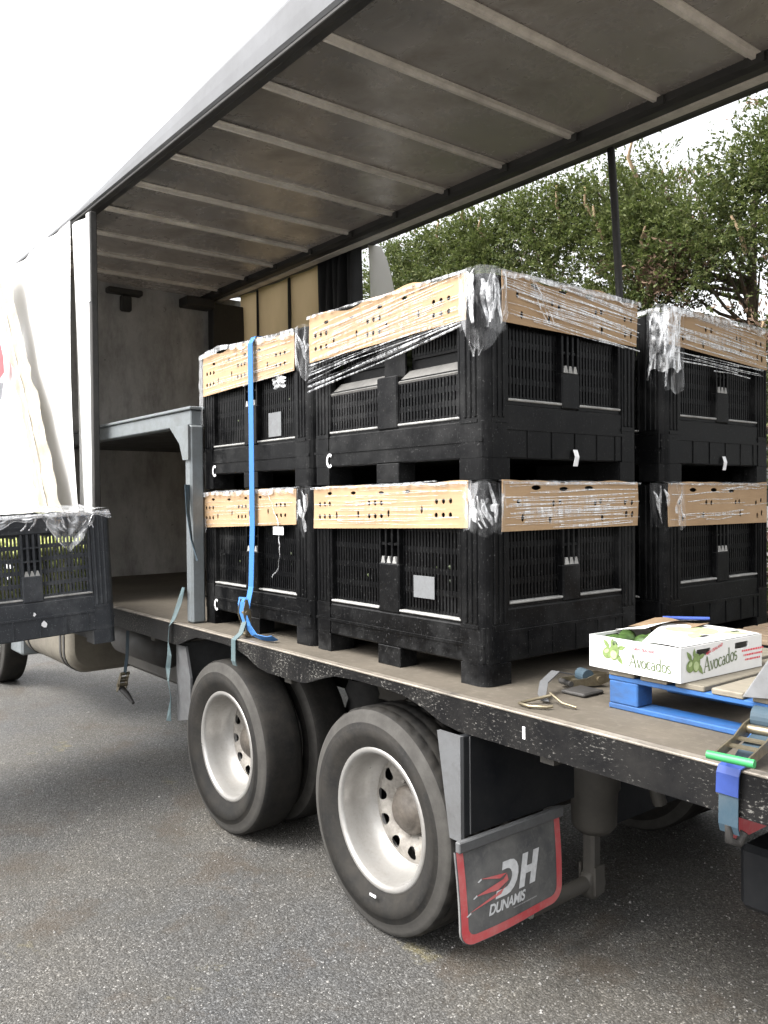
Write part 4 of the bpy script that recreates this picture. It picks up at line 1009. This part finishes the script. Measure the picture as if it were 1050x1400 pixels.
film('clear film round the bottom bin of the front stack, with a torn loose string', [
    corner_film(-3.52, .185, 1.66, 1.92, .10, .05, 7.3, True), streaks(8, ('near', yn), -4.69, -3.63, 1.72, 1.91, .02, 32, (.002, .005), 1, .008),
    fringe([(-4.69, yn, 1.90), (-3.63, yn, 1.91)], .028, 9.2, (0, -1, 0)),
    lambda mb: [ribbon(mb, a, b, .010, (0, -1, 0), 6, .004, 1) for a, b in (((-3.90, .162, 1.88), (-3.80, .160, 1.74)), ((-3.80, .160, 1.74), (-3.785, .162, 1.62)), ((-3.785, .162, 1.62), (-3.80, .163, 1.50)), ((-3.80, .163, 1.50), (-3.87, .165, 1.44)))],
    lambda mb: mb.grid(8, 6, lambda u, v: (-4.70+.06*u, .160+crumple((u, v*5, 0), .005, 1, 4), 1.66+.09*v), 1)])
film('clear film over the top bin of the rear right stack, stretched down across its corner', [
    corner_film(-2.285, 1.375, 2.35, T2+.014, .08, .11, 4.3, False), corner_film(-2.285, 1.375, 2.45, T2+.010, .06, .09, 9.1, False, .018, 1),
    streaks(34, ('rear', xr2), 1.38, 2.32, 2.56, T2, -.07, 42, (.002, .007), 1, .008), streaks(7, ('rear', xr2-.008), 1.38, 2.32, 2.47, 2.545, -.03, 43, (.003, .008), 1, .008),
    fringe([(xr2, 1.33, T2+.012), (xr2, 2.33, T2+.010)], .04, 10.2, (1, 0, 0)), fringe([(-2.42, 1.36, T2+.006), (-2.29, 1.36, T2+.008)], .03, 10.9, (0, -1, 0)),
    lambda mb: mb.grid(6, 26, lambda u, v: (xr2+.004+crumple((u*3, v*8, 0), .004, 1, 4), 2.318+.03*u, 1.95+.80*v), 2)])
film('clear film round the bottom bin of the rear right stack', [
    corner_film(-2.285, 1.375, 1.70, 1.921, .06, .12, 5.3, False), streaks(16, ('rear', xr2), 1.38, 2.31, 1.73, 1.92, .03, 52, (.002, .006), 1, .008, (.2, .6)),
    fringe([(xr2, 1.36, 1.912), (xr2, 2.31, 1.914)], .007, 11.2, (1, 0, 0))])
# film draped over the raised bin (local space of that bin, rear face x=+.6)
fb = MB(); Bm = Matrix.Translation(bins[6].location) @ Matrix.Rotation(math.radians(2.6), 4, 'X')
def drape(u, v):
    y = -.5+u*.995
    w1 = .13*(1-abs((u-.02)/.62)) if u < .62 else .02                       # left swag
    w2 = .245*max(0, 1-abs((u-.74)/.16))**.8 if .56 < u < .93 else 0         # hanging point
    dep = max(.03, w1, w2)+.012*math.sin(u*40)
    c_ = crumple((u*7, v*2.5, 0), .016, 1, 2.7)
    return tuple(Bm @ Vector((.612+max(-.006, c_)+.02*(1-v)*math.sin(u*21)**2, y, .812-(1-v)*dep)))
fb.grid(120, 14, drape, 0)
fb.grid(60, 20, lambda u, v: tuple(Bm @ Vector((-.6+1.212*v, -.5+.995*u, .812+.02*math.sin(PI*v)+crumple((u*6, v*6, 0), .012, 1, 5.5)))), 1)
for k in range(4): ribbon(fb, Bm @ Vector((.616+.003*k, -.5, .812-.006*k)), Bm @ Vector((.616+.003*k, .49, .814-.006*k)), .016, (1, 0, .3), 30, .004, 1)  # white ribbons standing in for glare along the film's top edge
for k in range(16):
    a = random.uniform(.05, .9); p0 = Bm @ Vector((.622, -.5+a, .805)); p1 = Bm @ Vector((.625, -.5+a+random.uniform(-.1, .1), .72)); ribbon(fb, p0, p1, .012, (1, 0, .2), 8, .008, 1)
o = fb.build('stretch_film', [M_film_drape, M_film_streak, M_film_thin]); tag(o, 'torn clear film draped over the raised bin with a pointed tail hanging down', 'plastic film', 'clear film wrapped round the bins')

# ------------------------------------------------------------------ forklift carrying the raised bin (stands left of the picture)
fk = thing('forklift', 'yellow forklift at the truck side holding up the dusty bin', 'forklift', (-5.7, -1.5, 0))
for sx in (-.27, .26): MB().box((sx-.06, -.45, .047), (sx+.06, .38, .083), 0, .006, Matrix.Translation((0, .78, .965)) @ Matrix.Rotation(math.radians(2.6), 4, 'X')).build('fork', M_dark, fk); MB().box((sx-.06, -.02, .98), (sx+.06, .02, 1.4), 0, .006).box((sx-.06, .0201, .985), (sx+.06, .36, 1.018)).build('fork_heel', M_dark, fk)
MB().box((-.5, -.08, 1.0), (.5, -.021, 1.08)).box((-.5, -.08, 1.3), (.5, -.021, 1.38)).build('carriage', M_dark, fk)
for sx in (-.3, .3): MB().box((sx-.05, -.2, .08), (sx+.05, -.085, 2.1), 0, .01).build('mast', M_dark, fk)
MB().box((-.5, -1.9, .25), (.5, -.3, .85), 0, .08).box((-.5, -1.95, .3), (.5, -1.4, 1.15), 0, .1).build('body', M_yellow, fk)
for sx in (-.42, .42):
    for y in (-.5, -1.5): MB().lathe([(.15, -.1), (.27, -.1), (.3, -.06), (.3, .06), (.27, .1), (.15, .1)], (sx, y, .3), 'x', 32, closed=True).build('wheel', M_tyre, fk)
for sx in (-.42, .42):
    for y0, y1 in ((-.45, -.6), (-1.8, -1.6)): MB().tube([(sx, y0, .84), (sx, y1, 2.05)], .025, 8).build('roof_pillar', M_dark, fk)
MB().box((-.47, -1.7, 2.04), (.47, -.5, 2.08), 0, .01).build('overhead_guard', M_dark, fk)
MB().box((-.22, -1.3, .86), (.22, -.9, 1.0), 0, .03).box((-.22, -1.38, .98), (.22, -1.3, 1.38), 0, .03).build('seat', M_rubber, fk)

# ------------------------------------------------------------------ straps and ratchets
def buckle(parent, M, handle=None, L=.18, wd=.058, gold=M_zinc):
    """ratchet buckle along local +x, width along local y"""
    for s_ in (-1, 1):
        b = MB(); y0, y1 = s_*wd/2, s_*(wd/2+.004)
        p = [(0, -.012), (L*.62, -.016), (L*.8, -.006), (L, .004), (L, .016), (L*.75, .028), (L*.55, .03), (L*.35, .016), (0, .014)]
        b.prism(p, y0, y1, lambda u, v, d: tuple(M @ Vector((u, d, v)))); b.build('side_plate', gold, parent)
    b = MB(); b.tube([M @ Vector((L*.62, -wd/2-.012, .008)), M @ Vector((L*.62, wd/2+.012, .008))], .013, 10); b.build('spindle', gold, parent)
    for q in (.25, .42):
        b = MB(); b.box((L*q-.010, -wd/2, .0), (L*q+.010, wd/2, .005), 0, 0, M); b.build('cross_bar', gold, parent)
    b = MB(); b.tube([M @ Vector((0, -wd/2-.008, .0)), M @ Vector((0, wd/2+.008, .0))], .011, 10); b.build('handle', handle or gold, parent)
# blue strap holding the front stack
bs = thing('ratchet_strap', 'bright blue ratchet strap running down the front stack of bins', 'strap', (0, 0, 0))
XS = -4.04
MB().strap([(XS, .9, T2+.016), (XS, .25, T2+.014), (XS, .165, T2+.008), (XS+.001, .143, T2-.03), (XS-.004, .146, 2.2), (XS-.008, .148, 1.7), (XS-.006, .135, 1.38), (XS+.022, .10, 1.30), (XS+.03, .09, 1.27)], .052, .003, (1, 0, 0)).build('webbing', M_blue, bs)
tail = [(XS-.01, .085, 1.325), (XS+.0, .07, 1.30), (XS+.015, .068, 1.26), (XS+.05, .07, 1.20), (XS+.09, .08, 1.155), (XS+.17, .085, 1.128), (XS+.27, .09, 1.132), (XS+.30, .10, 1.14)]
MB().strap(tail, .055, .003, [(1, .3, .0), (.9, .2, .3), (.8, .2, .55), (.6, .1, .75), (.35, -.2, .85), (.2, -.7, .6), (.15, -.8, .5), (.15, -.8, .5)]).build('webbing_tail', M_blue, bs)
Mb = Matrix.Translation((XS-.02, .10, 1.145)) @ Matrix(((0, 1, 0, 0), (0, 0, -1, 0), (1, 0, 0, 0), (0, 0, 0, 1)))
Mb = Matrix.Translation((XS-.035, .095, 1.135)) @ Matrix.Rotation(-PI/2, 4, 'Y') @ Matrix.Rotation(0, 4, 'X')
Mb = Matrix.Translation((XS+.02, .085, 1.128)) @ Matrix(((0, 1, 0, 0), (0, 0, -1, 0), (1, 0, 0, 0), (0, 0, 0, 1)))
buckle(bs, Mb, None, .19, .056, M_zinc)
MB().strap([(XS+.03, .08, 1.22), (XS+.045, .04, 1.14), (XS+.06, -.012, 1.112), (XS+.062, -.014, 1.0), (XS+.06, -.004, .975)], .045, .004, (1, 0, 0)).build('lower_webbing', M_teal, bs)
# teal strap hanging over the deck edge beside the post
ts = thing('hanging_strap', 'faded teal strap hanging loose over the deck edge beside the mezzanine post', 'strap', (0, 0, 0))
pts = [(-4.66, .055, 1.95), (-4.645, .05, 1.78), (-4.60, .05, 1.62), (-4.55, .06, 1.50)]
MB().strap(pts, .05, .003, [(.5, -1, .0), (.7, -.8, 0), (.8, -.6, .1), (1, -.3, .1)]).build('upper_webbing', M_tealblue, ts)
pts = [(-4.72, .05, 1.33), (-4.735, .03, 1.24), (-4.76, .0, 1.135), (-4.775, -.02, 1.10), (-4.79, -.022, 1.0), (-4.765, -.026, .92), (-4.80, -.02, .84), (-4.785, -.028, .76), (-4.765, -.02, .66), (-4.785, -.022, .58), (-4.80, -.02, .515)]
MB().strap(pts, .035, .003, [(1, .6*math.sin(k*1.4), 0) for k in range(len(pts))]).build('webbing', M_teal, ts)
# short strap with ratchet hanging under the deck
hs_ = thing('hanging_ratchet', 'short dark strap with a zinc ratchet buckle dangling under the front of the deck', 'ratchet strap', (0, 0, 0))
MB().strap([(-5.62, .05, .96), (-5.63, .045, .78), (-5.66, .04, .66)], .035, .003, (1, .2, 0)).build('webbing', M_tealblue, hs_)
Mh = Matrix.Translation((-5.66, .04, .66)) @ Matrix.Rotation(math.radians(125), 4, 'Y')
buckle(hs_, Mh, None, .16, .05)
MB().tube([(-5.72, .04, .545), (-5.62, .04, .52), (-5.5, .035, .485)], [.022, .02, .01], 8).build('lever', M_dark, hs_)
# loose ratchet on the deck
lr = thing('loose_ratchet', 'loose ratchet with wire hook lying on the bare deck beside the blue pallet', 'ratchet strap', (0, 0, 0))
Ml = Matrix.Translation((-2.10, .42, D+.024)) @ Matrix.Rotation(math.radians(72), 4, 'Z')
buckle(lr, Ml, M_dark, .21, .06)
rz = Matrix.Translation((-2.075, .50, D+.045)); MB().lathe([(.001, -.028), (.026, -.028), (.026, .028), (.001, .028)], (0, 0, 0), 'x', 18, 0, None, False).build('webbing_roll', M_tealblue, lr).matrix_local = rz @ Matrix.Rotation(math.radians(-18), 4, 'Z')
MB().box((-2.06, .34, D+.002), (-1.95, .46, D+.016), 0, .005, ).build('release_handle', M_dark, lr)
MB().strap([(-2.09, .44, D+.055), (-2.10, .36, D+.075), (-2.08, .27, D+.05), (-2.03, .20, D+.022), (-1.99, .17, D+.012)], .034, .004, (1, .25, 0)).build('webbing', M_guard, lr)
MB().tube([(-1.98, .19, D+.03), (-2.03, .12, D+.012), (-2.03, .08, D+.010), (-1.98, .075, D+.010), (-1.93, .11, D+.010), (-1.92, .13, D+.012)], .006, 8).build('wire_hook', M_zinc, lr)
MB().tube([(-1.99, .2, D+.035), (-1.91, .17, D+.018), (-1.865, .19, D+.008)], .005, 8).build('wire_hook', M_zinc, lr)
# ratchet strapped over the deck edge at the right
er = thing('edge_ratchet', 'ratchet with a green handle bar strapped over the deck edge at the right', 'ratchet strap', (0, 0, 0))
Me = Matrix.Translation((-1.155, -.055, D+.045)) @ Matrix.Rotation(math.radians(97), 4, 'Z') @ Matrix.Rotation(math.radians(-7), 4, 'Y')
buckle(er, Me, M_zinc, .34, .082)
MB().tube([Me @ Vector((-.012, -.062, .006)), Me @ Vector((-.012, .062, .006))], .0115, 12).build('handle_grip', M_green, er)
mr = MB(); mr.lathe([(.001, -.04), (.034, -.04), (.034, .04), (.001, .04)], (0, 0, 0), 'x', 20, 0, None, False); o = mr.build('webbing_roll', M_tealblue, er); o.matrix_local = Matrix.Translation(Me @ Vector((.26, 0, .025))) @ Matrix.Rotation(math.radians(7), 4, 'Z')
MB().strap([Me @ Vector((.25, 0, .0)), Me @ Vector((.12, 0, -.012)), (-1.175, .03, D+.014), (-1.185, -.008, D+.006), (-1.188, -.014, D-.02), (-1.19, -.014, D-.15), (-1.19, -.006, D-.172)], .056, .004, (1, 0, 0)).build('webbing', M_tealblue, er)
MB().strap([(-1.181, .006, D+.016), (-1.187, -.012, D+.008), (-1.189, -.0185, D-.01), (-1.191, -.0185, D-.066)], .064, .004, (1, 0, 0)).build('blue_sleeve', M_sleeve, er)
MB().tube([(-1.19, -.010, D-.15), (-1.19, -.012, D-.19), (-1.18, .02, D-.205), (-1.17, .035, D-.175)], .012, 8).build('end_hook', M_dark, er)

# ------------------------------------------------------------------ pallets
def pallet(label, x0, y0, L, W_, H_, mats, nb, base_z):
    t = thing('pallet', label, 'pallet', (x0, y0, base_z), 0, 'wooden pallets on the deck'); mtop, mstr, mbot = mats
    rr = random.Random(nb)
    for k in range(3):
        y = (W_-.09)*k/2
        for xx in (0, L/2-.06, L-.12): MB().box((xx+.002, y+.001, .0185), (xx+.118, y+.089, H_-.0365), 0, .004).build('block', mstr, t)
        MB().box((0, y, H_-.036), (L, y+.09, H_-.019), 0, .003).build('stringer_board', mstr, t)
        MB().box((0, y, 0), (L, y+.09, .018), 0, .003).build('bottom_board', mbot, t)
    for k in range(nb):
        p = L/nb; MB().box((k*p+rr.uniform(0, .006), -.004, H_-.0185), (k*p+p-.022-rr.uniform(0, .006), W_+.004, H_+rr.uniform(-.001, .001)), 0, .003).build('deck_board', mtop, t)
    return t
pallet('blue painted pallet with grey boards, under the avocado box', -1.815, .305, 1.3, .80, .135, (M_wood, M_palblue, M_palblue), 10, D+.001)
def pallet2():
    t = thing('pallet', 'tan slatted pallet with a blue grey edge behind the avocado box', 'pallet', (-1.98, 1.25, D+.001), 0, 'wooden pallets on the deck')
    for k in range(8): MB().box((0, .135*k, .118), (1.15, .135*k+.10, .138), 0, .003).build('deck_board', M_woodtan, t)
    for x in (0, .53, 1.06): MB().box((x, 0, .0185), (x+.09, 1.04, .1175), 0, .004).build('stringer_board', M_woodblue, t)
    for k in (0, 3.5, 7): MB().box((0, .135*k, 0), (1.15, .135*k+.10, .018), 0, .003).build('bottom_board', M_woodblue, t)
pallet2()

# ------------------------------------------------------------------ avocado box
BZ = D+.1385
bx = thing('avocado_box', 'white avocado carton with green fruit print, on the blue pallet', 'box', (-1.512, .272, BZ), math.radians(-3))
BL_, BW_, BH_ = .375, .47, .113          # along -x, along +y
def bp_(x, y, z): return (-x, y, z)
th_ = .005
def panel_hole(mb, W_, H_, hol, fn):
    bm = bmesh.new(); es = []
    def loop(pts):
        vs = [bm.verts.new((a, b, 0)) for a, b in pts]; es.extend(bm.edges.new((vs[i], vs[(i+1) % len(vs)])) for i in range(len(vs)))
    loop([(0, 0), (W_, 0), (W_, H_), (0, H_)])
    for (a, b, w_, h_) in hol: loop([(a-w_+.004, b-h_), (a+w_-.004, b-h_), (a+w_, b-h_+.004), (a+w_, b+h_-.004), (a+w_-.004, b+h_), (a-w_+.004, b+h_), (a-w_, b+h_-.004), (a-w_, b-h_+.004)])
    bmesh.ops.triangle_fill(bm, edges=es, use_beauty=True); bm.verts.index_update()
    P = [v.co[:] for v in bm.verts]; fs = [tuple(v.index for v in f.verts) for f in bm.faces]
    be = [tuple(v.index for v in e.verts) for e in bm.edges if len(e.link_faces) == 1]; n = len(P); bm.free()
    mb.add([fn(p[0], p[1], 0) for p in P]+[fn(p[0], p[1], th_) for p in P], [f[::-1] for f in fs]+[tuple(i+n for i in f) for f in fs]+[(a, b, n+b, n+a) for a, b in be])
mb = MB(); panel_hole(mb, BW_, BH_, [(.125, .088, .04, .011), (.345, .088, .04, .011)], lambda u, v, d: (0-d, u, v)); mb.build('long_side', M_boxwhite, bx)       # faces +x
mb = MB(); panel_hole(mb, BW_, BH_, [(.12, .092, .04, .011), (.38, .092, .04, .011)], lambda u, v, d: (-BL_+d, u, v)); mb.build('long_side', M_boxwhite, bx)
mb = MB(); panel_hole(mb, BL_-2*th_-.001, BH_, [], lambda u, v, d: (-BL_+th_+.0005+u, d, v)); mb.build('short_side', M_boxwhite, bx)                                     # faces -y
mb = MB(); panel_hole(mb, BL_-2*th_-.001, BH_, [], lambda u, v, d: (-BL_+th_+.0005+u, BW_-d, v)); mb.build('short_side', M_boxwhite, bx)
MB().box((-BL_+.006, .006, .001), (-.006, BW_-.006, .005)).build('floor', M_boxbrown, bx)
# lid flaps: near-closed white flap from the +x side, raised raw flap behind, torn opening at the near left
lf = MB(); lf.grid(10, 10, lambda u, v: (-.004-.27*u*(1-.45*max(0, 1-v*1.6)), .004+(BW_-.01)*v, BH_+.003+.020*u*math.sin(PI*v*.9)+.010*u-.012*u*u)).build('lid_flap', M_boxwhite, bx)
MB().grid(6, 10, lambda u, v: (-BL_+.004+.13*u, (BW_-.335)+.33*v, BH_+.004+.012*u*math.sin(PI*v)+.018*u)).build('lid_flap', M_boxwhite, bx)
rf_ = MB()
for dz_ in (0, .004): rf_.grid(6, 6, lambda u, v: (-BL_+.01+.20*u, .20+.16*v+.05*u, BH_+.006+dz_+.018*v*(1-.3*u)+.006*math.sin(u*7)))
rf_.build('raised_flap', M_boxbrown, bx)
AVL = ['dark green avocado showing highest in the open corner of the white carton', 'dark green avocado tucked under the lid flap of the white carton', 'dark green avocado at the back of the open carton corner', 'dark green avocado lying low beside the near carton wall', 'dark green avocado under the raised brown flap of the carton']
for pi_, pr2 in enumerate(((-.26, .06, .092), (-.18, .085, .092), (-.31, .15, .088), (-.21, .16, .09), (-.32, .07, .08))):
    a_ = MB(); a_.lathe([(.0005, -.05), (.018, -.045), (.027, -.028), (.032, 0), (.034, .018), (.03, .036), (.018, .047), (.0005, .05)], (0, 0, 0), 'x', 16); o = a_.build('avocado', M_avo)
    o.matrix_world = Matrix.Translation(Vector((-1.512, .272, BZ))+Vector(pr2)) @ Matrix.Rotation(random.uniform(0, 3), 4, 'Z')
    tag(o, AVL[pi_], 'avocado', 'avocados in the white carton')
mk = MB(); mk.tube([(-1.83, .66, BZ+BH_+.030), (-1.70, .765, BZ+BH_+.030)], .006, 8); tag(mk.build('marker_pen', M_sleeve), 'blue marker pen lying along the back of the carton lid', 'pen')
# carton print
def stroke(mb, pts, ws, fn, k=1):
    P = [Vector((a, b)) for a, b in pts]; ws = ws if isinstance(ws, list) else [ws]*len(P); vs = []
    for i, p in enumerate(P):
        t_ = (P[min(i+1, len(P)-1)]-P[max(i-1, 0)]).normalized(); nn = Vector((-t_.y, t_.x))*(ws[i]*1.05+.02)/2
        vs += [fn(*(p-nn)), fn(*(p+nn))]
    mb.add(vs, [(2*i, 2*i+2, 2*i+3, 2*i+1) for i in range(len(P)-1)])
def arc(cx, cy, rx, ry, a0, a1, n=14): return [(cx+rx*math.cos(math.radians(a0+(a1-a0)*k/n)), cy+ry*math.sin(math.radians(a0+(a1-a0)*k/n))) for k in range(n+1)]
def wv(pts, cx): return [.035+.05*min(1, abs(a-cx)/.18) for a, b in pts]
def glyph(mb, ch, ox, fn0):
    fn = lambda a, b: fn0(a+ox, b)
    if ch == 'A':
        stroke(mb, [(.02, 0), (.34, .85)], .04, fn); stroke(mb, [(.33, .86), (.62, 0)], .095, fn); stroke(mb, [(.12, .3), (.5, .3)], .035, fn)
        stroke(mb, [(-.06, .012), (.12, .012)], .03, fn); stroke(mb, [(.48, .012), (.74, .012)], .03, fn); return .70
    if ch == 'v':
        stroke(mb, [(.04, .5), (.22, 0)], .085, fn); stroke(mb, [(.23, 0), (.39, .5)], .035, fn); stroke(mb, [(-.03, .5), (.14, .5)], .03, fn); stroke(mb, [(.31, .5), (.46, .5)], .03, fn); return .44
    if ch == 'o': p = arc(.22, .25, .19, .25, 0, 360, 24); stroke(mb, p, wv(p, .22), fn); return .48
    if ch == 'c': p = arc(.22, .25, .19, .25, 45, 315, 18); stroke(mb, p, wv(p, .22), fn); stroke(mb, [(.34, .40), (.36, .46)], .07, fn); return .43
    if ch == 'a':
        p = arc(.17, .14, .13, .14, 20, 340, 18); stroke(mb, p, wv(p, .17), fn); stroke(mb, [(.31, .02), (.31, .38)], .075, fn); p = arc(.19, .37, .12, .12, 0, 150, 8); stroke(mb, p, .04, fn); stroke(mb, [(.28, .012), (.42, .012)], .03, fn); return .45
    if ch == 'd':
        p = arc(.2, .25, .17, .25, 40, 320, 18); stroke(mb, p, wv(p, .2), fn); stroke(mb, [(.37, 0), (.37, .86)], .08, fn); stroke(mb, [(.29, .85), (.40, .85)], .03, fn); stroke(mb, [(.36, .012), (.46, .012)], .03, fn); return .51
    if ch == 's':
        p = arc(.15, .37, .12, .12, 30, 230, 10)+arc(.17, .13, .13, .13, 70, -150, 12); stroke(mb, p, .06, fn); return .36
def word(name, size, x, y, fn, rot=0):
    mb = MB(); ox = 0; ca, sa = math.cos(rot), math.sin(rot)
    for ch in 'Avocados': ox += glyph(mb, ch, ox, lambda a, b: fn(x+size*.86*a, y+size*(b)+size*.86*a*sa))
    mb.build(name, M_pdark, bx)
def blob(cx, cy, rx, ry, rot, n=18): 
    c_, s_ = math.cos(rot), math.sin(rot)
    return [(cx+rx*math.cos(t)*c_-ry*math.sin(t)*s_, cy+rx*math.cos(t)*s_+ry*math.sin(t)*c_) for t in [2*PI*k/n for k in range(n)]]
def leafp(cx, cy, L, W_, rot):
    c_, s_ = math.cos(rot), math.sin(rot); P = [(0, 0), (.3, .5), (.6, .45), (1, 0), (.6, -.45), (.3, -.5)]
    return [(cx+L*a*c_-W_*b*s_, cy+L*a*s_+W_*b*c_) for a, b in P]
def fruit(cx, cy, s_, fn):
    m1 = MB(); flat(m1, [leafp(cx-.2*s_, cy+.2*s_, .55*s_, .22*s_, 2.3), leafp(cx+.2*s_, cy+.0*s_, .6*s_, .24*s_, -.9), leafp(cx+.25*s_, cy+.25*s_, .5*s_, .2*s_, .25), leafp(cx-.05*s_, cy+.3*s_, .4*s_, .2*s_, 1.5)], lambda a, b: fn(a, b, .0014)); m1.build('print_leaf', M_pgreen, bx)
    m1 = MB(); flat(m1, [blob(cx-.3*s_, cy-.02*s_, .3*s_, .26*s_, .5)], lambda a, b: fn(a, b, .0020)); flat(m1, [blob(cx+.08*s_, cy+.08*s_, .27*s_, .4*s_, -.15)], lambda a, b: fn(a, b, .0026)); m1.build('print_fruit', M_pgreen, bx)
    m1 = MB(); flat(m1, [blob(cx+.06*s_, cy-.06*s_, .18*s_, .2*s_, 0), blob(cx-.34*s_, cy+.06*s_, .14*s_, .09*s_, .5)], lambda a, b: fn(a, b, .0032)); m1.build('print_shine', M_pgreen2, bx)
fshort = lambda a, b, d=.0016: (-BL_+a, -d, b)
flong = lambda a, b, d=.0016: (d, a, b)
fruit(.105, .060, .075, fshort); word('print_word', .050, .175, .026, fshort)
fruit(.075, .052, .078, flong); word('print_word', .058, .125, .020, flong, .12)
def small_text(body, size, x, y, fn, rot=0):
    vs, fs = text_mesh(body, size, .15, .0003, 1.0, 1.0); mb = MB(); mb.add([fn(x+a, y+b+a*rot, .0016) for a, b in vs], fs); mb.build('print_text', M_pred, bx)
small_text('NEW ZEALAND', .0125, .19, .083, fshort); small_text('NEW ZEALAND', .0135, .135, .075, flong, .25)
mb = MB()
for r_ in range(3):
    x = .345+.01*r_
    while x < .475-.008*r_:
        wd = random.uniform(.004, .014); flat(mb, [[(x, .064-.016*r_), (x+wd, .064-.016*r_), (x+wd, .070-.016*r_), (x, .070-.016*r_)]], lambda a, b: flong(a, b)); x += wd+.003
mb.build('print_lines', M_pred, bx)
def lidz(a, b, d=.0012):
    v = (b-.004)/(BW_-.01); u = -(a+.004)/(.27*(1-.45*max(0, 1-v*1.6))); return (a, b, BH_+.003+.020*u*math.sin(PI*v*.9)+.010*u-.012*u*u+d)
mb = MB(); flat(mb, [blob(-.12, .30, .05, .07, .2), blob(-.17, .25, .045, .06, -.5), leafp(-.08, .34, .11, .05, .9), leafp(-.10, .24, .10, .05, -1.2)], lidz); mb.build('print_fruit', M_pgreen2, bx)
mb = MB(); flat(mb, [[(-.07, .20), (-.055, .20), (-.055, .245), (-.07, .245)], [(-.07, .385), (-.055, .385), (-.055, .43), (-.07, .43)]], lambda a, b: lidz(a, b, .0016)); mb.build('hand_hole', M_dark, bx)
# grey corner protector at the right edge
cpn = MB(); cz = D+.137
for A_, B_, C_ in (((-1.325, .262, cz), (-1.20, .325, cz), (-1.27, .37, cz+.165)), ((-1.325, .262, cz), (-1.27, .37, cz+.165), (-1.31, .43, cz))):
    n_ = (Vector(B_)-Vector(A_)).cross(Vector(C_)-Vector(A_)).normalized()*.004
    cc = [Vector(p) for p in (A_, B_, C_)]; mid = (cc[1]+cc[2])/2; cc = [cc[0], cc[1], mid+(mid-cc[0])*.06, cc[2]]
    cpn.add([tuple(p) for p in cc]+[tuple(p+n_) for p in cc], [(0, 1, 2, 3), (7, 6, 5, 4), (0, 4, 5, 1), (1, 5, 6, 2), (2, 6, 7, 3), (3, 7, 4, 0)])
cpn.v = [(x+.03, y+.0, cz+(z-cz)*.9) for x, y, z in cpn.v]
tag(cpn.build('corner_protector', M_guard), 'grey angled corner protector standing on the pallet beside the white carton', 'corner protector')
